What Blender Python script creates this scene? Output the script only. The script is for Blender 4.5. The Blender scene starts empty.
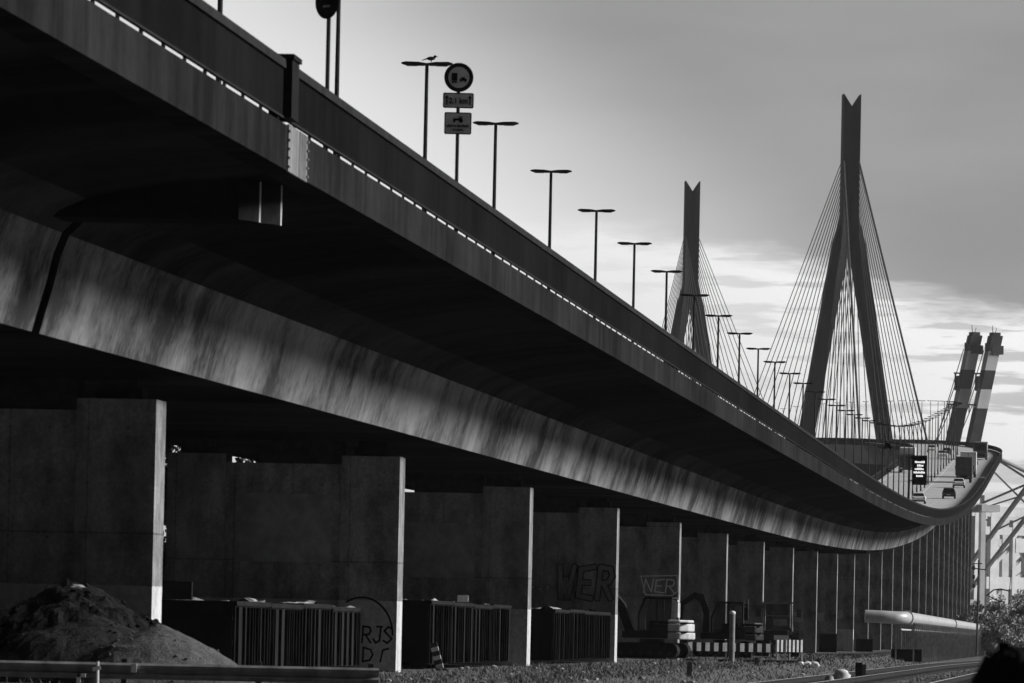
import bpy, math, random
from mathutils import Vector, noise as mnoise
random.seed(7)
S = bpy.context.scene
COL = S.collection
R = math.radians

# ------------------------------------------------------------------ camera
FPX = 6800.0                                   # focal length in pixels of a 1024 wide frame
cam = bpy.data.cameras.new('camera')
cam.sensor_width = 36.0
cam.lens = FPX / 1024 * 36.0
cam.clip_start = 0.5
cam.clip_end = 20000
cam.dof.use_dof = True
cam.dof.focus_distance = 450
cam.dof.aperture_fstop = 8
camo = bpy.data.objects.new('camera', cam)
COL.objects.link(camo)
CZ = 1.13
PITCH, ROLL = math.atan(289.0 / FPX), 0.021
camo.location = (0, 0, CZ)
from mathutils import Matrix
camo.rotation_euler = (Matrix.Rotation(R(90) + PITCH, 3, 'X') @ Matrix.Rotation(ROLL, 3, 'Z')).to_euler()
S.camera = camo

# ------------------------------------------------------------------ light
SUN_EL, SUN_AZ = 25.5, 84.0                    # azimuth clockwise from +Y: far right, a little ahead of the camera
SKY_STRENGTH, SUN_STRENGTH, SUN_ANGLE, EXPOSURE = 0.15, 4.9, 20.0, 0.15
HAZE_DENSITY = 0.000026
sd = Vector((math.sin(R(SUN_AZ)) * math.cos(R(SUN_EL)), math.cos(R(SUN_AZ)) * math.cos(R(SUN_EL)), math.sin(R(SUN_EL))))
sl = bpy.data.lights.new('sun', 'SUN')
sl.energy = SUN_STRENGTH; sl.angle = R(SUN_ANGLE); sl.color = (1, 1, 1)
slo = bpy.data.objects.new('sun', sl)
slo.rotation_euler = sd.to_track_quat('Z', 'Y').to_euler()
slo.location = (200, 60, 200)
COL.objects.link(slo)

class NT:                                       # tiny node-tree writer
    def __init__(s, tree): s.t = tree; s.n = tree.nodes; s.l = tree.links
    def new(s, typ, **kw):
        n = s.n.new(typ)
        for k, v in kw.items(): setattr(n, k, v)
        return n
    def put(s, v, sock):
        if hasattr(v, 'is_output') or isinstance(v, bpy.types.NodeSocket): s.l.new(v, sock)
        else: sock.default_value = v
    def math(s, op, a, b=0.0, c=0.0, clamp=False):
        n = s.new('ShaderNodeMath', operation=op); n.use_clamp = clamp
        s.put(a, n.inputs[0]); s.put(b, n.inputs[1]); s.put(c, n.inputs[2])
        return n.outputs[0]
    def ramp(s, v, a, b, lo=0.0, hi=1.0, smooth=True):
        n = s.new('ShaderNodeMapRange'); n.interpolation_type = 'SMOOTHSTEP' if smooth else 'LINEAR'; n.clamp = True
        s.put(v, n.inputs[0]); s.put(a, n.inputs[1]); s.put(b, n.inputs[2]); s.put(lo, n.inputs[3]); s.put(hi, n.inputs[4])
        return n.outputs[0]
    def mixf(s, f, a, b):
        n = s.new('ShaderNodeMix', data_type='FLOAT'); s.put(f, n.inputs[0]); s.put(a, n.inputs[2]); s.put(b, n.inputs[3])
        return n.outputs[0]
    def noise(s, vec, scale=1.0, detail=4.0, rough=0.55):
        n = s.new('ShaderNodeTexNoise'); s.l.new(vec, n.inputs['Vector'])
        n.inputs['Scale'].default_value = scale; n.inputs['Detail'].default_value = detail; n.inputs['Roughness'].default_value = rough
        return n.outputs['Fac']
    def mapping(s, vec, scale, loc=(0, 0, 0)):
        n = s.new('ShaderNodeMapping'); s.l.new(vec, n.inputs[0]); n.inputs['Scale'].default_value = scale; n.inputs['Location'].default_value = loc
        return n.outputs[0]
    def sep(s, vec):
        n = s.new('ShaderNodeSeparateXYZ'); s.l.new(vec, n.inputs[0]); return n.outputs
    def grey(s, v):
        n = s.new('ShaderNodeCombineColor')
        for i in range(3): s.put(v, n.inputs[i])
        return n.outputs[0]

w = bpy.data.worlds.new('World'); S.world = w; w.use_nodes = True
t = NT(w.node_tree); t.n.clear()
sky = t.new('ShaderNodeTexSky', sky_type='NISHITA'); sky.sun_disc = False
sky.sun_elevation = R(SUN_EL); sky.sun_rotation = R(SUN_AZ)
bw = t.new('ShaderNodeRGBToBW'); t.l.new(sky.outputs[0], bw.inputs[0])
tc = t.new('ShaderNodeTexCoord')
dx, dy, dz = t.sep(tc.outputs['Generated'])
U = t.math('MULTIPLY', dx, 6800.0)              # direction of view, near the bridge's heading, in 1/6800 rad steps
V = t.math('MULTIPLY', dz, 6800.0)
cw = t.noise(t.mapping(tc.outputs['Generated'], (22, 22, 85)), 1.0, 6.0, 0.6)
cf = t.noise(t.mapping(tc.outputs['Generated'], (46, 46, 420), (3, 1, 7)), 1.0, 7.0, 0.6)
cs = t.noise(t.mapping(tc.outputs['Generated'], (14, 14, 60), (9, 4, 1)), 1.0, 3.0, 0.5)
wob = t.math('MULTIPLY', t.math('SUBTRACT', cw, 0.5), 150.0)
wob2 = t.math('MULTIPLY', t.math('SUBTRACT', cf, 0.5), 60.0)
# cloud deck whose lower edge sinks to the right; the clear strip below it is bright
edge = t.math('ADD', t.math('ADD', t.math('MULTIPLY', U, -0.17), 418.0), t.math('ADD', wob, wob2))
under = t.ramp(t.math('SUBTRACT', edge, V), -18.0, 26.0)
strip = t.ramp(t.math('SUBTRACT', edge, V), 30.0, 150.0)
lowcl = t.ramp(cf, 0.47, 0.62)
# glow painted into the sky along the deck's edge and to the left
glow_d = t.math('ADD', t.math('MULTIPLY', t.math('ADD', U, 297.0), 0.585), t.math('MULTIPLY', t.math('SUBTRACT', V, 630.0), 0.81))
glow = t.ramp(glow_d, -60.0, 230.0, 1.0, 0.0)
deck_l = t.mixf(t.ramp(cs, 0.3, 0.7), 0.375, 0.46)
strip_l = t.mixf(strip, 1.3, t.mixf(lowcl, 1.35, 1.0))
patch = t.ramp(cf, 0.50, 0.60)
strip_l = t.mixf(t.math('MULTIPLY', patch, 0.6), strip_l, 0.42)
L = t.mixf(under, deck_l, strip_l)
L = t.mixf(glow, L, 1.12)
# the rest of the dome: dull overcast, dimmest low down behind the camera
front = t.ramp(dy, 0.80, 0.97)
L = t.mixf(front, t.mixf(t.ramp(dy, -0.1, 0.8), 0.025, 0.09), L)
k = t.math('MULTIPLY', bw.outputs[0], L)
bg = t.new('ShaderNodeBackground'); t.l.new(t.grey(k), bg.inputs[0]); bg.inputs[1].default_value = SKY_STRENGTH
wo = t.new('ShaderNodeOutputWorld'); t.l.new(bg.outputs[0], wo.inputs[0])

vs = S.view_settings
vs.view_transform = 'Standard'; vs.look = 'None'; vs.exposure = EXPOSURE; vs.gamma = 1.0; vs.use_curve_mapping = False
S.cycles.volume_bounces = 1
S.cycles.max_bounces = 5
S.cycles.diffuse_bounces = 3

# ------------------------------------------------------------------ materials (the whole place is grey-toned)
def mat_base(name, rough=0.8, spec=0.3, metal=0.0):
    m = bpy.data.materials.new(name); m.use_nodes = True
    nt = NT(m.node_tree); b = m.node_tree.nodes['Principled BSDF']
    b.inputs['Roughness'].default_value = rough; b.inputs['Specular IOR Level'].default_value = spec; b.inputs['Metallic'].default_value = metal
    return m, nt, b
def bump(nt, b, h, strength=0.4, dist=0.02):
    n = nt.new('ShaderNodeBump'); n.inputs['Strength'].default_value = strength; n.inputs['Distance'].default_value = dist
    nt.l.new(h, n.inputs['Height']); nt.l.new(n.outputs[0], b.inputs['Normal'])
def mat_noise(name, lo, hi, scale=1.0, stretch=(1, 1, 1), rough=0.8, spec=0.02, metal=0.0, detail=6, bmp=0.0, bd=0.02, a=0.35, c=0.65):
    m, nt, b = mat_base(name, rough, spec, metal)
    o = nt.new('ShaderNodeTexCoord').outputs['Object']
    f = nt.noise(nt.mapping(o, stretch), scale, detail, 0.62)
    v = nt.ramp(f, a, c, lo, hi, False)
    nt.l.new(nt.grey(v), b.inputs['Base Color'])
    if bmp: bump(nt, b, nt.noise(o, scale * 3, 6, 0.7), bmp, bd)
    return m
def mat_streak(name, lo, hi, streak=0.5, sx=1.2, sz=0.16, rough=0.85, lines=True, fine=5.0):
    """weathered concrete: cloudy tone, run-down stains, board seams; along-bridge direction is Y"""
    m, nt, b = mat_base(name, rough, 0.0)
    o = nt.new('ShaderNodeTexCoord').outputs['Object']
    big = nt.noise(nt.mapping(o, (0.12, 0.12, 0.5)), 1.0, 4, 0.6)
    run = nt.noise(nt.mapping(o, (0, sx, sz)), 1.0, 5, 0.65)
    run2 = nt.noise(nt.mapping(o, (0, sx * 0.28, sz * 0.5), (4, 2, 8)), 1.0, 4, 0.6)
    fin = nt.noise(o, fine, 5, 0.7)
    drip = nt.noise(nt.mapping(o, (0, sx * 1.9, sz * 1.3), (1, 7, 3)), 1.0, 6, 0.7)
    run = nt.math('ADD', nt.math('MULTIPLY', run, 0.86), nt.math('MULTIPLY', nt.ramp(drip, 0.40, 0.60), 0.14))
    s = nt.math('ADD', nt.math('MULTIPLY', nt.ramp(run, 0.3, 0.7), streak), nt.math('MULTIPLY', nt.ramp(run2, 0.35, 0.65), 0.6))
    s = nt.math('ADD', s, nt.math('MULTIPLY', nt.math('SUBTRACT', big, 0.5), 1.5))
    s = nt.math('ADD', s, nt.math('ADD', nt.math('MULTIPLY', nt.math('SUBTRACT', fin, 0.5), 0.9), nt.math('MULTIPLY', nt.math('SUBTRACT', nt.noise(o, 1.1, 6, 0.7), 0.5), 0.9)))
    v = nt.ramp(s, 0.1, streak + 0.62, lo, hi, False)
    nt.l.new(nt.grey(v), b.inputs['Base Color'])
    bump(nt, b, fin, 0.35, 0.02)
    return m
def mat_pier(name, foot_on):
    m, nt, b = mat_base(name, 0.88, 0.0)
    o = nt.new('ShaderNodeTexCoord').outputs['Object']
    x, y, z = nt.sep(o)
    big = nt.noise(o, 0.45, 4, 0.6)
    run = nt.noise(nt.mapping(o, (2.2, 1.6, 0.18)), 1.0, 5, 0.65)
    fin = nt.noise(o, 7.0, 5, 0.7)
    v = nt.math('ADD', nt.math('MULTIPLY', nt.ramp(run, 0.32, 0.68), 0.09), nt.math('MULTIPLY', nt.ramp(big, 0.3, 0.7), 0.10))
    v = nt.math('ADD', nt.math('ADD', v, 0.20), nt.math('MULTIPLY', nt.math('SUBTRACT', fin, 0.5), 0.10))
    # formwork seams
    seam = nt.math('LESS_THAN', nt.math('ABSOLUTE', nt.math('SUBTRACT', nt.math('MODULO', nt.math('ADD', z, 0.15), 3.1), 2.95)), 0.02)
    seam2 = nt.math('LESS_THAN', nt.math('ABSOLUTE', nt.math('SUBTRACT', nt.math('MODULO', nt.math('ADD', x, 20.02), 1.5), 0.75)), 0.014)
    v = nt.math('MULTIPLY', v, nt.mixf(nt.math('MAXIMUM', seam, seam2), 1.0, 0.62))
    blot = nt.noise(nt.mapping(o, (1, 1, .6)), 1.7, 7, 0.72)
    v = nt.math('MULTIPLY', v, nt.ramp(blot, 0.3, 0.68, 0.5, 1.18))
    hx = nt.math('ABSOLUTE', nt.math('SUBTRACT', nt.math('MODULO', nt.math('ADD', x, 20.4), .75), .375)); hzz = nt.math('ABSOLUTE', nt.math('SUBTRACT', nt.math('MODULO', nt.math('ADD', z, .9), 1.03), .515))
    hole = nt.math('LESS_THAN', nt.math('ADD', nt.math('MULTIPLY', hx, hx), nt.math('MULTIPLY', hzz, hzz)), .0007)
    v = nt.mixf(nt.math('MULTIPLY', hole, 0.6), v, 0.05)
    grit = nt.noise(o, 16.0, 4, 0.8)
    v = nt.math('MULTIPLY', v, nt.ramp(grit, 0.3, 0.7, 0.62, 1.3, False))
    # whitewashed foot with a worn upper edge
    zz = nt.math('ADD', z, nt.math('MULTIPLY', nt.math('SUBTRACT', fin, 0.5), 0.12))
    if foot_on:
        foot = nt.math('LESS_THAN', zz, 1.82)
        v = nt.mixf(foot, v, nt.math('MULTIPLY', nt.ramp(blot, 0.25, 0.6, 0.55, 1.0), nt.math('ADD', nt.math('MULTIPLY', nt.ramp(fin, 0.3, 0.7), 0.2), 0.46)))
    nt.l.new(nt.grey(v), b.inputs['Base Color'])
    bump(nt, b, fin, 0.35, 0.02)
    return m
M = {}
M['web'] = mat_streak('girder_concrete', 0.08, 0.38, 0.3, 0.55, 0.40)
M['soffitshade'] = mat_streak('soffit_concrete_shaded', 0.012, 0.035, 0.3, 0.3, 0.3)  # shade under the deck painted in: the webs' concrete, near black
M['haunchshade'] = mat_streak('haunch_concrete_shaded', 0.02, 0.065, 0.4, 0.25, 0.34)  # mid tone painting the fade from lit web to shaded underside
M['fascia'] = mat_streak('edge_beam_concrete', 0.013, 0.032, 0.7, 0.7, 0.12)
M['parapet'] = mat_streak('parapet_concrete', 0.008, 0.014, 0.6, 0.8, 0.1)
M['cap'] = mat_noise('parapet_cap', 0.02, 0.035, 1.5)
M['patch'] = mat_streak('joint_cover', 0.06, 0.26, 0.8, 2.5, 0.1)
M['pier'] = mat_pier('whitewashed_pier_concrete', True); M['pierplain'] = mat_pier('pier_concrete', False)
M['pierpaint'] = mat_noise('faded_paint', .16, .24, 2)
M['panel'] = mat_noise('worn_panel', .34, .5, 3)
M['repair'] = mat_noise('repair_mortar', .22, .36, 2.5, detail=8)
M['bearing'] = mat_noise('bearing_steel', 0.02, 0.05, 4)
M['crossbeam'] = mat_streak('beam_end_sunlit', 0.4, 0.75, 0.8, 2.0, 0.2)  # sunlight painted pale onto the beams' narrow end faces
M['black'] = mat_noise('black_rubber', 0.012, 0.02, 5, rough=0.7)
M['pylon'] = mat_noise('pylon_steel', 0.03, 0.05, 0.3, (1, 1, 0.3), rough=0.6)
M['girderhaze'] = mat_noise('main_girder_hazed_paint', .3, .38, .2)  # distance haze painted in as a paler girder tone
M['cable'] = mat_noise('cable_steel', 0.05, 0.08, 1.0, rough=0.6)
M['lamp'] = mat_noise('lamp_steel', 0.03, 0.05, 3, rough=0.7)
M['lampglass'] = mat_noise('lamp_cover', 0.12, 0.18, 3, rough=0.4)
M['signgrey'] = mat_noise('sign_face', 0.40, 0.5, 6, rough=0.75)
M['signdark'] = mat_noise('sign_border', 0.012, 0.02, 6, rough=0.8)
M['signblack'] = mat_noise('sign_black', 0.008, 0.012, 6, rough=0.85)
M['white'] = mat_noise('white_paint', 0.72, 0.85, 3, rough=0.6)
M['dirtywhite'] = mat_noise('worn_white_paint', 0.55, 0.8, 4, rough=0.7)
M['darksteel'] = mat_noise('dark_steel', 0.02, 0.05, 2.5, rough=0.55, spec=0.4)
M['skip'] = mat_noise('skip_steel', 0.010, 0.026, 1.6, (1, 1, 0.4), rough=0.8, spec=0.05)
M['skiprib'] = mat_noise('skip_rib_rust', 0.005, 0.022, 2.2, (1, 1, 0.5), rough=0.75)
M['rubble'] = mat_noise('pale_rubble', 0.06, 0.5, 1.6)
M['machine'] = mat_noise('machine_paint', 0.012, 0.028, 2, rough=0.5, spec=0.15)
M['machinelight'] = mat_noise('machine_light_paint', 0.38, 0.6, 2, rough=0.45, spec=0.5)
M['trackpad'] = mat_noise('crawler_steel', 0.012, 0.04, 4, rough=0.8)
M['cargreys'] = mat_noise('car_grey_paint', 0.05, 0.06, 2, rough=0.3, spec=0.5)
M['carblack'] = mat_noise('car_black_paint', 0.015, 0.02, 2, rough=0.3, spec=0.5)
M['carwhite'] = mat_noise('car_white_paint', 0.75, 0.82, 2, rough=0.3, spec=0.5)
M['tarp'] = mat_noise('truck_tarp', 0.06, 0.09, 1.5, rough=0.7)
M['glass'] = mat_noise('dark_window_glass', 0.012, 0.02, 2, rough=0.12, spec=0.6)
M['cabglass'] = mat_noise('cab_window_glass', 0.03, 0.05, 2, rough=0.2, spec=0.3)
M['cabglass'].node_tree.nodes['Principled BSDF'].inputs['Alpha'].default_value = .4
M['taillight'] = mat_noise('tail_lamp', 0.12, 0.2, 2, rough=0.3)
M['pipe'] = mat_noise('pipe_cladding', 0.34, 0.52, 1.5, (1, 0.5, 1), rough=0.38, spec=0.5)
M['galv'] = mat_noise('galvanised_steel', 0.12, 0.26, 3, rough=0.5, spec=0.4)
M['galvpale'] = mat_noise('pale_galvanised_steel', 0.3, 0.5, 3, rough=0.6)
M['rust'] = mat_noise('rail_web_rust', 0.02, 0.05, 6, rough=0.9)
M['railtop'] = mat_noise('polished_rail_head', 0.6, 0.85, 2, rough=0.45, spec=0.3)
M['sleeper'] = mat_noise('sleeper_wood', 0.05, 0.12, 3, rough=0.9)
M['wood'] = mat_noise('old_wood', 0.03, 0.07, 5, rough=0.9)
M['crane'] = mat_noise('crane_dark_paint', 0.04, 0.06, 0.2, rough=0.6)
M['cranehaze'] = mat_noise('crane_hazed_paint', 0.5, 0.6, 0.2, rough=0.6)  # distance haze painted in as a pale jib colour
M['cranelight'] = mat_noise('crane_pale_hazed_paint', 0.55, 0.68, 0.2, rough=0.6)  # pale boom bands; on the gantries the tone also paints in haze
M['bark'] = mat_noise('bark', 0.03, 0.06, 3, (1, 1, 0.3))
M['leaf'] = mat_noise('foliage', 0.05, 0.18, 0.9, rough=0.7)
M['leafhaze'] = mat_noise('hazed_foliage', 0.2, 0.38, 0.25, rough=0.7)  # distance haze painted into the leaf colour
M['feather'] = mat_noise('crow_feather', 0.008, 0.015, 8, rough=0.6)
def mat_soil(name, lo, hi, scale, b_=0.8, bd=0.06):
    m, nt, b = mat_base(name, 0.95, 0.1)
    o = nt.new('ShaderNodeTexCoord').outputs['Object']
    f1 = nt.noise(o, scale, 8, 0.72); f2 = nt.noise(o, scale * 0.13, 4, 0.6); f3 = nt.noise(o, scale * 5, 3, 0.8)
    s = nt.math('ADD', nt.math('MULTIPLY', f1, 0.5), nt.math('ADD', nt.math('MULTIPLY', f2, 0.3), nt.math('MULTIPLY', f3, 0.2)))
    v = nt.ramp(s, 0.36, 0.64, lo, hi, False)
    chip = nt.math('GREATER_THAN', f3, 0.70)
    v = nt.mixf(nt.math('MULTIPLY', chip, 0.5), v, hi * 2.2)
    nt.l.new(nt.grey(v), b.inputs['Base Color'])
    bump(nt, b, nt.math('ADD', f1, f3), b_, bd)
    return m
M['soil'] = mat_soil('dark_soil', 0.006, 0.02, 3.0)
M['soilmid'] = mat_soil('earth', 0.014, 0.04, 4.0)
M['gravelheap'] = mat_soil('gravel', 0.07, 0.17, 5.0)
M['ground'] = mat_soil('ground_soil', 0.05, 0.19, 1.1, 0.8, 0.05)
M['ballast'] = mat_soil('track_ballast', 0.07, 0.24, 6.0, 1.0, 0.06)
M['grass'] = mat_noise('dry_grass', 0.09, 0.19, 0.35, rough=0.9)
M['road'] = mat_noise('asphalt', 0.42, 0.54, 0.25, rough=0.9, spec=0.02)
M['roadpaint'] = mat_noise('lane_paint', 0.6, 0.75, 1.0, rough=0.6)

# ------------------------------------------------------------------ mesh helpers
class MB:
    def __init__(s): s.v = []; s.f = []; s.mi = []; s.mats = []; s.cur = 0
    def use(s, m):
        if m not in s.mats: s.mats.append(m)
        s.cur = s.mats.index(m); return s
    def add(s, vs, fs):
        o = len(s.v); s.v += [tuple(p) for p in vs]
        for f in fs: s.f.append([o + i for i in f]); s.mi.append(s.cur)
        return s
    def box(s, c, d, rz=0.0, rx=0.0, ry=0.0, bev=0.0):
        hx, hy, hz = d[0] / 2, d[1] / 2, d[2] / 2
        m = Matrix.Translation(c) @ Matrix.Rotation(rz, 4, 'Z') @ Matrix.Rotation(ry, 4, 'Y') @ Matrix.Rotation(rx, 4, 'X')
        vs = [m @ Vector((x, y, z)) for z in (-hz, hz) for y in (-hy, hy) for x in (-hx, hx)]
        return s.add(vs, [(0, 2, 3, 1), (4, 5, 7, 6), (0, 1, 5, 4), (2, 6, 7, 3), (0, 4, 6, 2), (1, 3, 7, 5)])
    def prism(s, poly, a, b, axis='y'):
        """poly in the two other axes, extruded along axis from a to b"""
        n = len(poly)
        def P(p, t):
            if axis == 'y': return (p[0], t, p[1])
            if axis == 'x': return (t, p[0], p[1])
            return (p[0], p[1], t)
        vs = [P(p, a) for p in poly] + [P(p, b) for p in poly]
        fs = [tuple(range(n)), tuple(range(2 * n - 1, n - 1, -1))] + [(i, i + n, (i + 1) % n + n, (i + 1) % n) for i in range(n)]
        return s.add(vs, fs)
    def tube(s, p0, p1, r0, r1=None, n=8, cap=True):
        r1 = r0 if r1 is None else r1
        p0 = Vector(p0); p1 = Vector(p1); d = (p1 - p0)
        if d.length < 1e-6: return s
        q = d.to_track_quat('Z', 'Y')
        vs = []
        for p, r in ((p0, r0), (p1, r1)):
            for i in range(n):
                a = 2 * math.pi * i / n
                vs.append(p + q @ Vector((r * math.cos(a), r * math.sin(a), 0)))
        fs = [(i, (i + 1) % n, (i + 1) % n + n, i + n) for i in range(n)]
        if cap: fs += [tuple(range(n - 1, -1, -1)), tuple(range(n, 2 * n))]
        return s.add(vs, fs)
    def path(s, pts, r, n=8):
        """continuous pipe through points"""
        pts = [Vector(p) for p in pts]; rings = []
        for i, p in enumerate(pts):
            d = (pts[min(i + 1, len(pts) - 1)] - pts[max(i - 1, 0)]).normalized()
            up = Vector((0, 0, 1)) if abs(d.z) < 0.95 else Vector((0, 1, 0))
            a = d.cross(up).normalized(); b = a.cross(d)
            rr = r[i] if isinstance(r, (list, tuple)) else r
            rings.append([p + a * rr * math.cos(2 * math.pi * j / n) + b * rr * math.sin(2 * math.pi * j / n) for j in range(n)])
        vs = [v for g in rings for v in g]; fs = []
        for i in range(len(rings) - 1):
            for j in range(n):
                fs.append((i * n + j, i * n + (j + 1) % n, (i + 1) * n + (j + 1) % n, (i + 1) * n + j))
        fs += [tuple(range(n - 1, -1, -1)), tuple((len(rings) - 1) * n + j for j in range(n))]
        return s.add(vs, fs)
    def blob(s, c, r, sub=2, amp=0.0, seed=0, freq=2.0):
        import bmesh
        bm = bmesh.new(); bmesh.ops.create_icosphere(bm, subdivisions=sub, radius=1.0)
        vs = []
        for v in bm.verts:
            k = 1 + amp * mnoise.noise(v.co * freq + Vector((seed, seed * 2.3, 1)))
            vs.append((c[0] + v.co.x * r[0] * k, c[1] + v.co.y * r[1] * k, c[2] + v.co.z * r[2] * k))
        fs = [tuple(v.index for v in f.verts) for f in bm.faces]
        bm.free(); return s.add(vs, fs)
    def build(s, name, mat=None, parent=None, world=False, smooth=False, bevel=0.0):
        me = bpy.data.meshes.new(name)
        off = Vector(parent.matrix_basis.translation) if (world and parent) else Vector((0, 0, 0))
        if world and parent and parent.parent: off += Vector(parent.parent.matrix_basis.translation)
        me.from_pydata([tuple(Vector(p) - off) for p in s.v], [], s.f)
        for m in (s.mats if s.mats else [mat]): me.materials.append(m)
        if s.mats: me.polygons.foreach_set('material_index', s.mi)
        import bmesh
        bm = bmesh.new(); bm.from_mesh(me); bmesh.ops.recalc_face_normals(bm, faces=bm.faces); bm.to_mesh(me); bm.free()
        if smooth:
            me.polygons.foreach_set('use_smooth', [True] * len(me.polygons))
            me.set_sharp_from_angle(angle=R(40))
        o = bpy.data.objects.new(name, me); COL.objects.link(o)
        if parent: o.parent = parent
        if bevel:
            b = o.modifiers.new('bevel', 'BEVEL'); b.width = bevel; b.segments = 2; b.limit_method = 'ANGLE'
        return o
def tag(o, label=None, cat=None, group=None, kind=None):
    if label: o['label'] = label
    if cat: o['category'] = cat
    if group: o['group'] = group
    if kind: o['kind'] = kind
    return o
def thing(name, label, cat, loc=(0, 0, 0), rz=0.0, group=None):
    o = bpy.data.objects.new(name, None); COL.objects.link(o)
    o.location = loc; o.rotation_euler = (0, 0, rz); o.empty_display_size = 0.5
    return tag(o, label, cat, group)
def dup(root, loc, rz=0.0, label=None, group=None):
    r = root.copy(); COL.objects.link(r); r.location = loc; r.rotation_euler = (0, 0, rz)
    if label: r['label'] = label
    if group: r['group'] = group
    for ch in list(root.children):
        c = ch.copy(); COL.objects.link(c); c.parent = r
        for g in list(ch.children):
            d = g.copy(); COL.objects.link(d); d.parent = c
    return r
def text_mb(s, size, depth=0.004):
    """returns verts/faces of a word in the XZ plane, centred, facing -Y"""
    cu = bpy.data.curves.new('lettering', 'FONT'); cu.body = s; cu.size = size; cu.align_x = 'CENTER'; cu.align_y = 'CENTER'; cu.extrude = depth / 2; cu.offset = size * 0.03
    o = bpy.data.objects.new('lettering', cu); COL.objects.link(o)
    dg = bpy.context.evaluated_depsgraph_get(); dg.update()
    me = bpy.data.meshes.new_from_object(o.evaluated_get(dg))
    vs = [(v.co.x, -v.co.z, v.co.y) for v in me.vertices]; fs = [tuple(p.vertices) for p in me.polygons]
    bpy.data.objects.remove(o); bpy.data.curves.remove(cu); bpy.data.meshes.remove(me)
    return vs, fs

# ------------------------------------------------------------------ the bridge's line: plan and profile
XV, T0 = 553.5 / FPX, 20.0
YC0, YC1, RC = 1270.0, 1673.0, 2350.0
SL = [(0, .0044), (330, .0044), (400, .0055), (470, .0083), (550, .012), (640, .019), (753, .0262), (900, .0376), (1050, .0440), (1150, .0440), (1300, .040), (1500, .034), (1673, .026), (1840, 0), (2004, -.02), (2200, -.035), (2600, -.04)]
ZT = [8.03]
for i in range(1, 2700):
    y = i - .5
    for (a, sa), (b, sb) in zip(SL, SL[1:]):
        if a <= y <= b: ZT.append(ZT[-1] + sa + (sb - sa) * (y - a) / (b - a)); break
    else: ZT.append(ZT[-1])
def cz(y):
    i = int(max(0, min(y, 2690))); f = max(0, min(y, 2690)) - i
    return ZT[i] * (1 - f) + ZT[i + 1] * f
def cx(y):
    if y <= YC0: return XV * y - T0
    if y <= YC1: return XV * y - T0 - (y - YC0) ** 2 / (2 * RC)
    s1 = XV - (YC1 - YC0) / RC
    return XV * YC1 - T0 - (YC1 - YC0) ** 2 / (2 * RC) + s1 * (y - YC1)
def cs_(y):
    return XV if y <= YC0 else XV - (min(y, YC1) - YC0) / RC
def hd(y): return -math.atan(cs_(y))            # rotation about Z of something that looks along the bridge
def bp(y, o, z=0.0):
    """point: station y, o metres right of the centre line, z above the kerb line"""
    h = math.atan(cs_(y)); return Vector((cx(y) + o * math.cos(h), y - o * math.sin(h), cz(y) + z))
def stations(a, b):
    out = [a]; y = a
    while y < b - 1e-6:
        y = min(b, y + (4 if y < 300 else 8 if y < 900 else 12)); out.append(y)
    return out
def sweep(mb, prof, a, b, close=True):
    st = stations(a, b); n = len(prof); vs = []; fs = []
    for y in st: vs += [bp(y, o, z) for o, z in prof]
    for i in range(len(st) - 1):
        for j in range(n if close else n - 1):
            k = (j + 1) % n
            fs.append((i * n + j, (i + 1) * n + j, (i + 1) * n + k, i * n + k))
    if close: fs += [tuple(range(n)), tuple((len(st) - 1) * n + j for j in range(n - 1, -1, -1))]
    mb.add(vs, fs)
def rect(o0, o1, z0, z1): return [(o0, z0), (o1, z0), (o1, z1), (o0, z1)]

# ------------------------------------------------------------------ setting: ground, track beds
g = MB()
def gz0(x, y):                                  # the railway lies half a metre below the ground under the viaduct
    T = XV * y - x
    return -.5 * max(0, min(1, (11.0 - T) / 2.5))
ts_ = [2600, 700, 200, 90, 50, 30, 22, 16, 13, 11.6, 11.0, 10.4, 9.7, 9.0, 8.5, 8.0, 5, 0, -10, -40, -120, -500, -2100]; ys = [-60, 20, 60, 100, 140, 180, 240, 320, 420, 600, 900, 1500, 2600, 4000]
n_ = len(ts_); vs = []
for y in ys:
    for T in ts_: vs.append((XV * y - T, y, gz0(XV * y - T, y)))
g.add(vs, [(j * n_ + i, j * n_ + i + 1, (j + 1) * n_ + i + 1, (j + 1) * n_ + i) for j in range(len(ys) - 1) for i in range(n_ - 1)])
tag(g.build('ground', M['ground']), kind='structure')
def trackx(y, base):                            # centre line of a railway track
    return base + 0.0885 * (y - 170) + (max(0, y - 300) ** 2) * 0.00007
TR = [6.17, 10.6]; RZ = -.5
b = MB()
for base in TR:
    Y = list(range(60, 910, 12)); vs = []; fs = []
    for y in Y:
        x = trackx(y, base); vs += [(x - 2.0, y, RZ + 0.004), (x - 1.45, y, RZ + 0.10), (x + 1.45, y, RZ + 0.10), (x + 2.0, y, RZ + 0.004)]
    for i in range(len(Y) - 1):
        for j in range(3): fs.append((4 * i + j, 4 * i + j + 1, 4 * i + 5 + j, 4 * i + 4 + j))
    b.add(vs, fs)
tag(b.build('track_ballast', M['ballast']), kind='structure')

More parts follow.
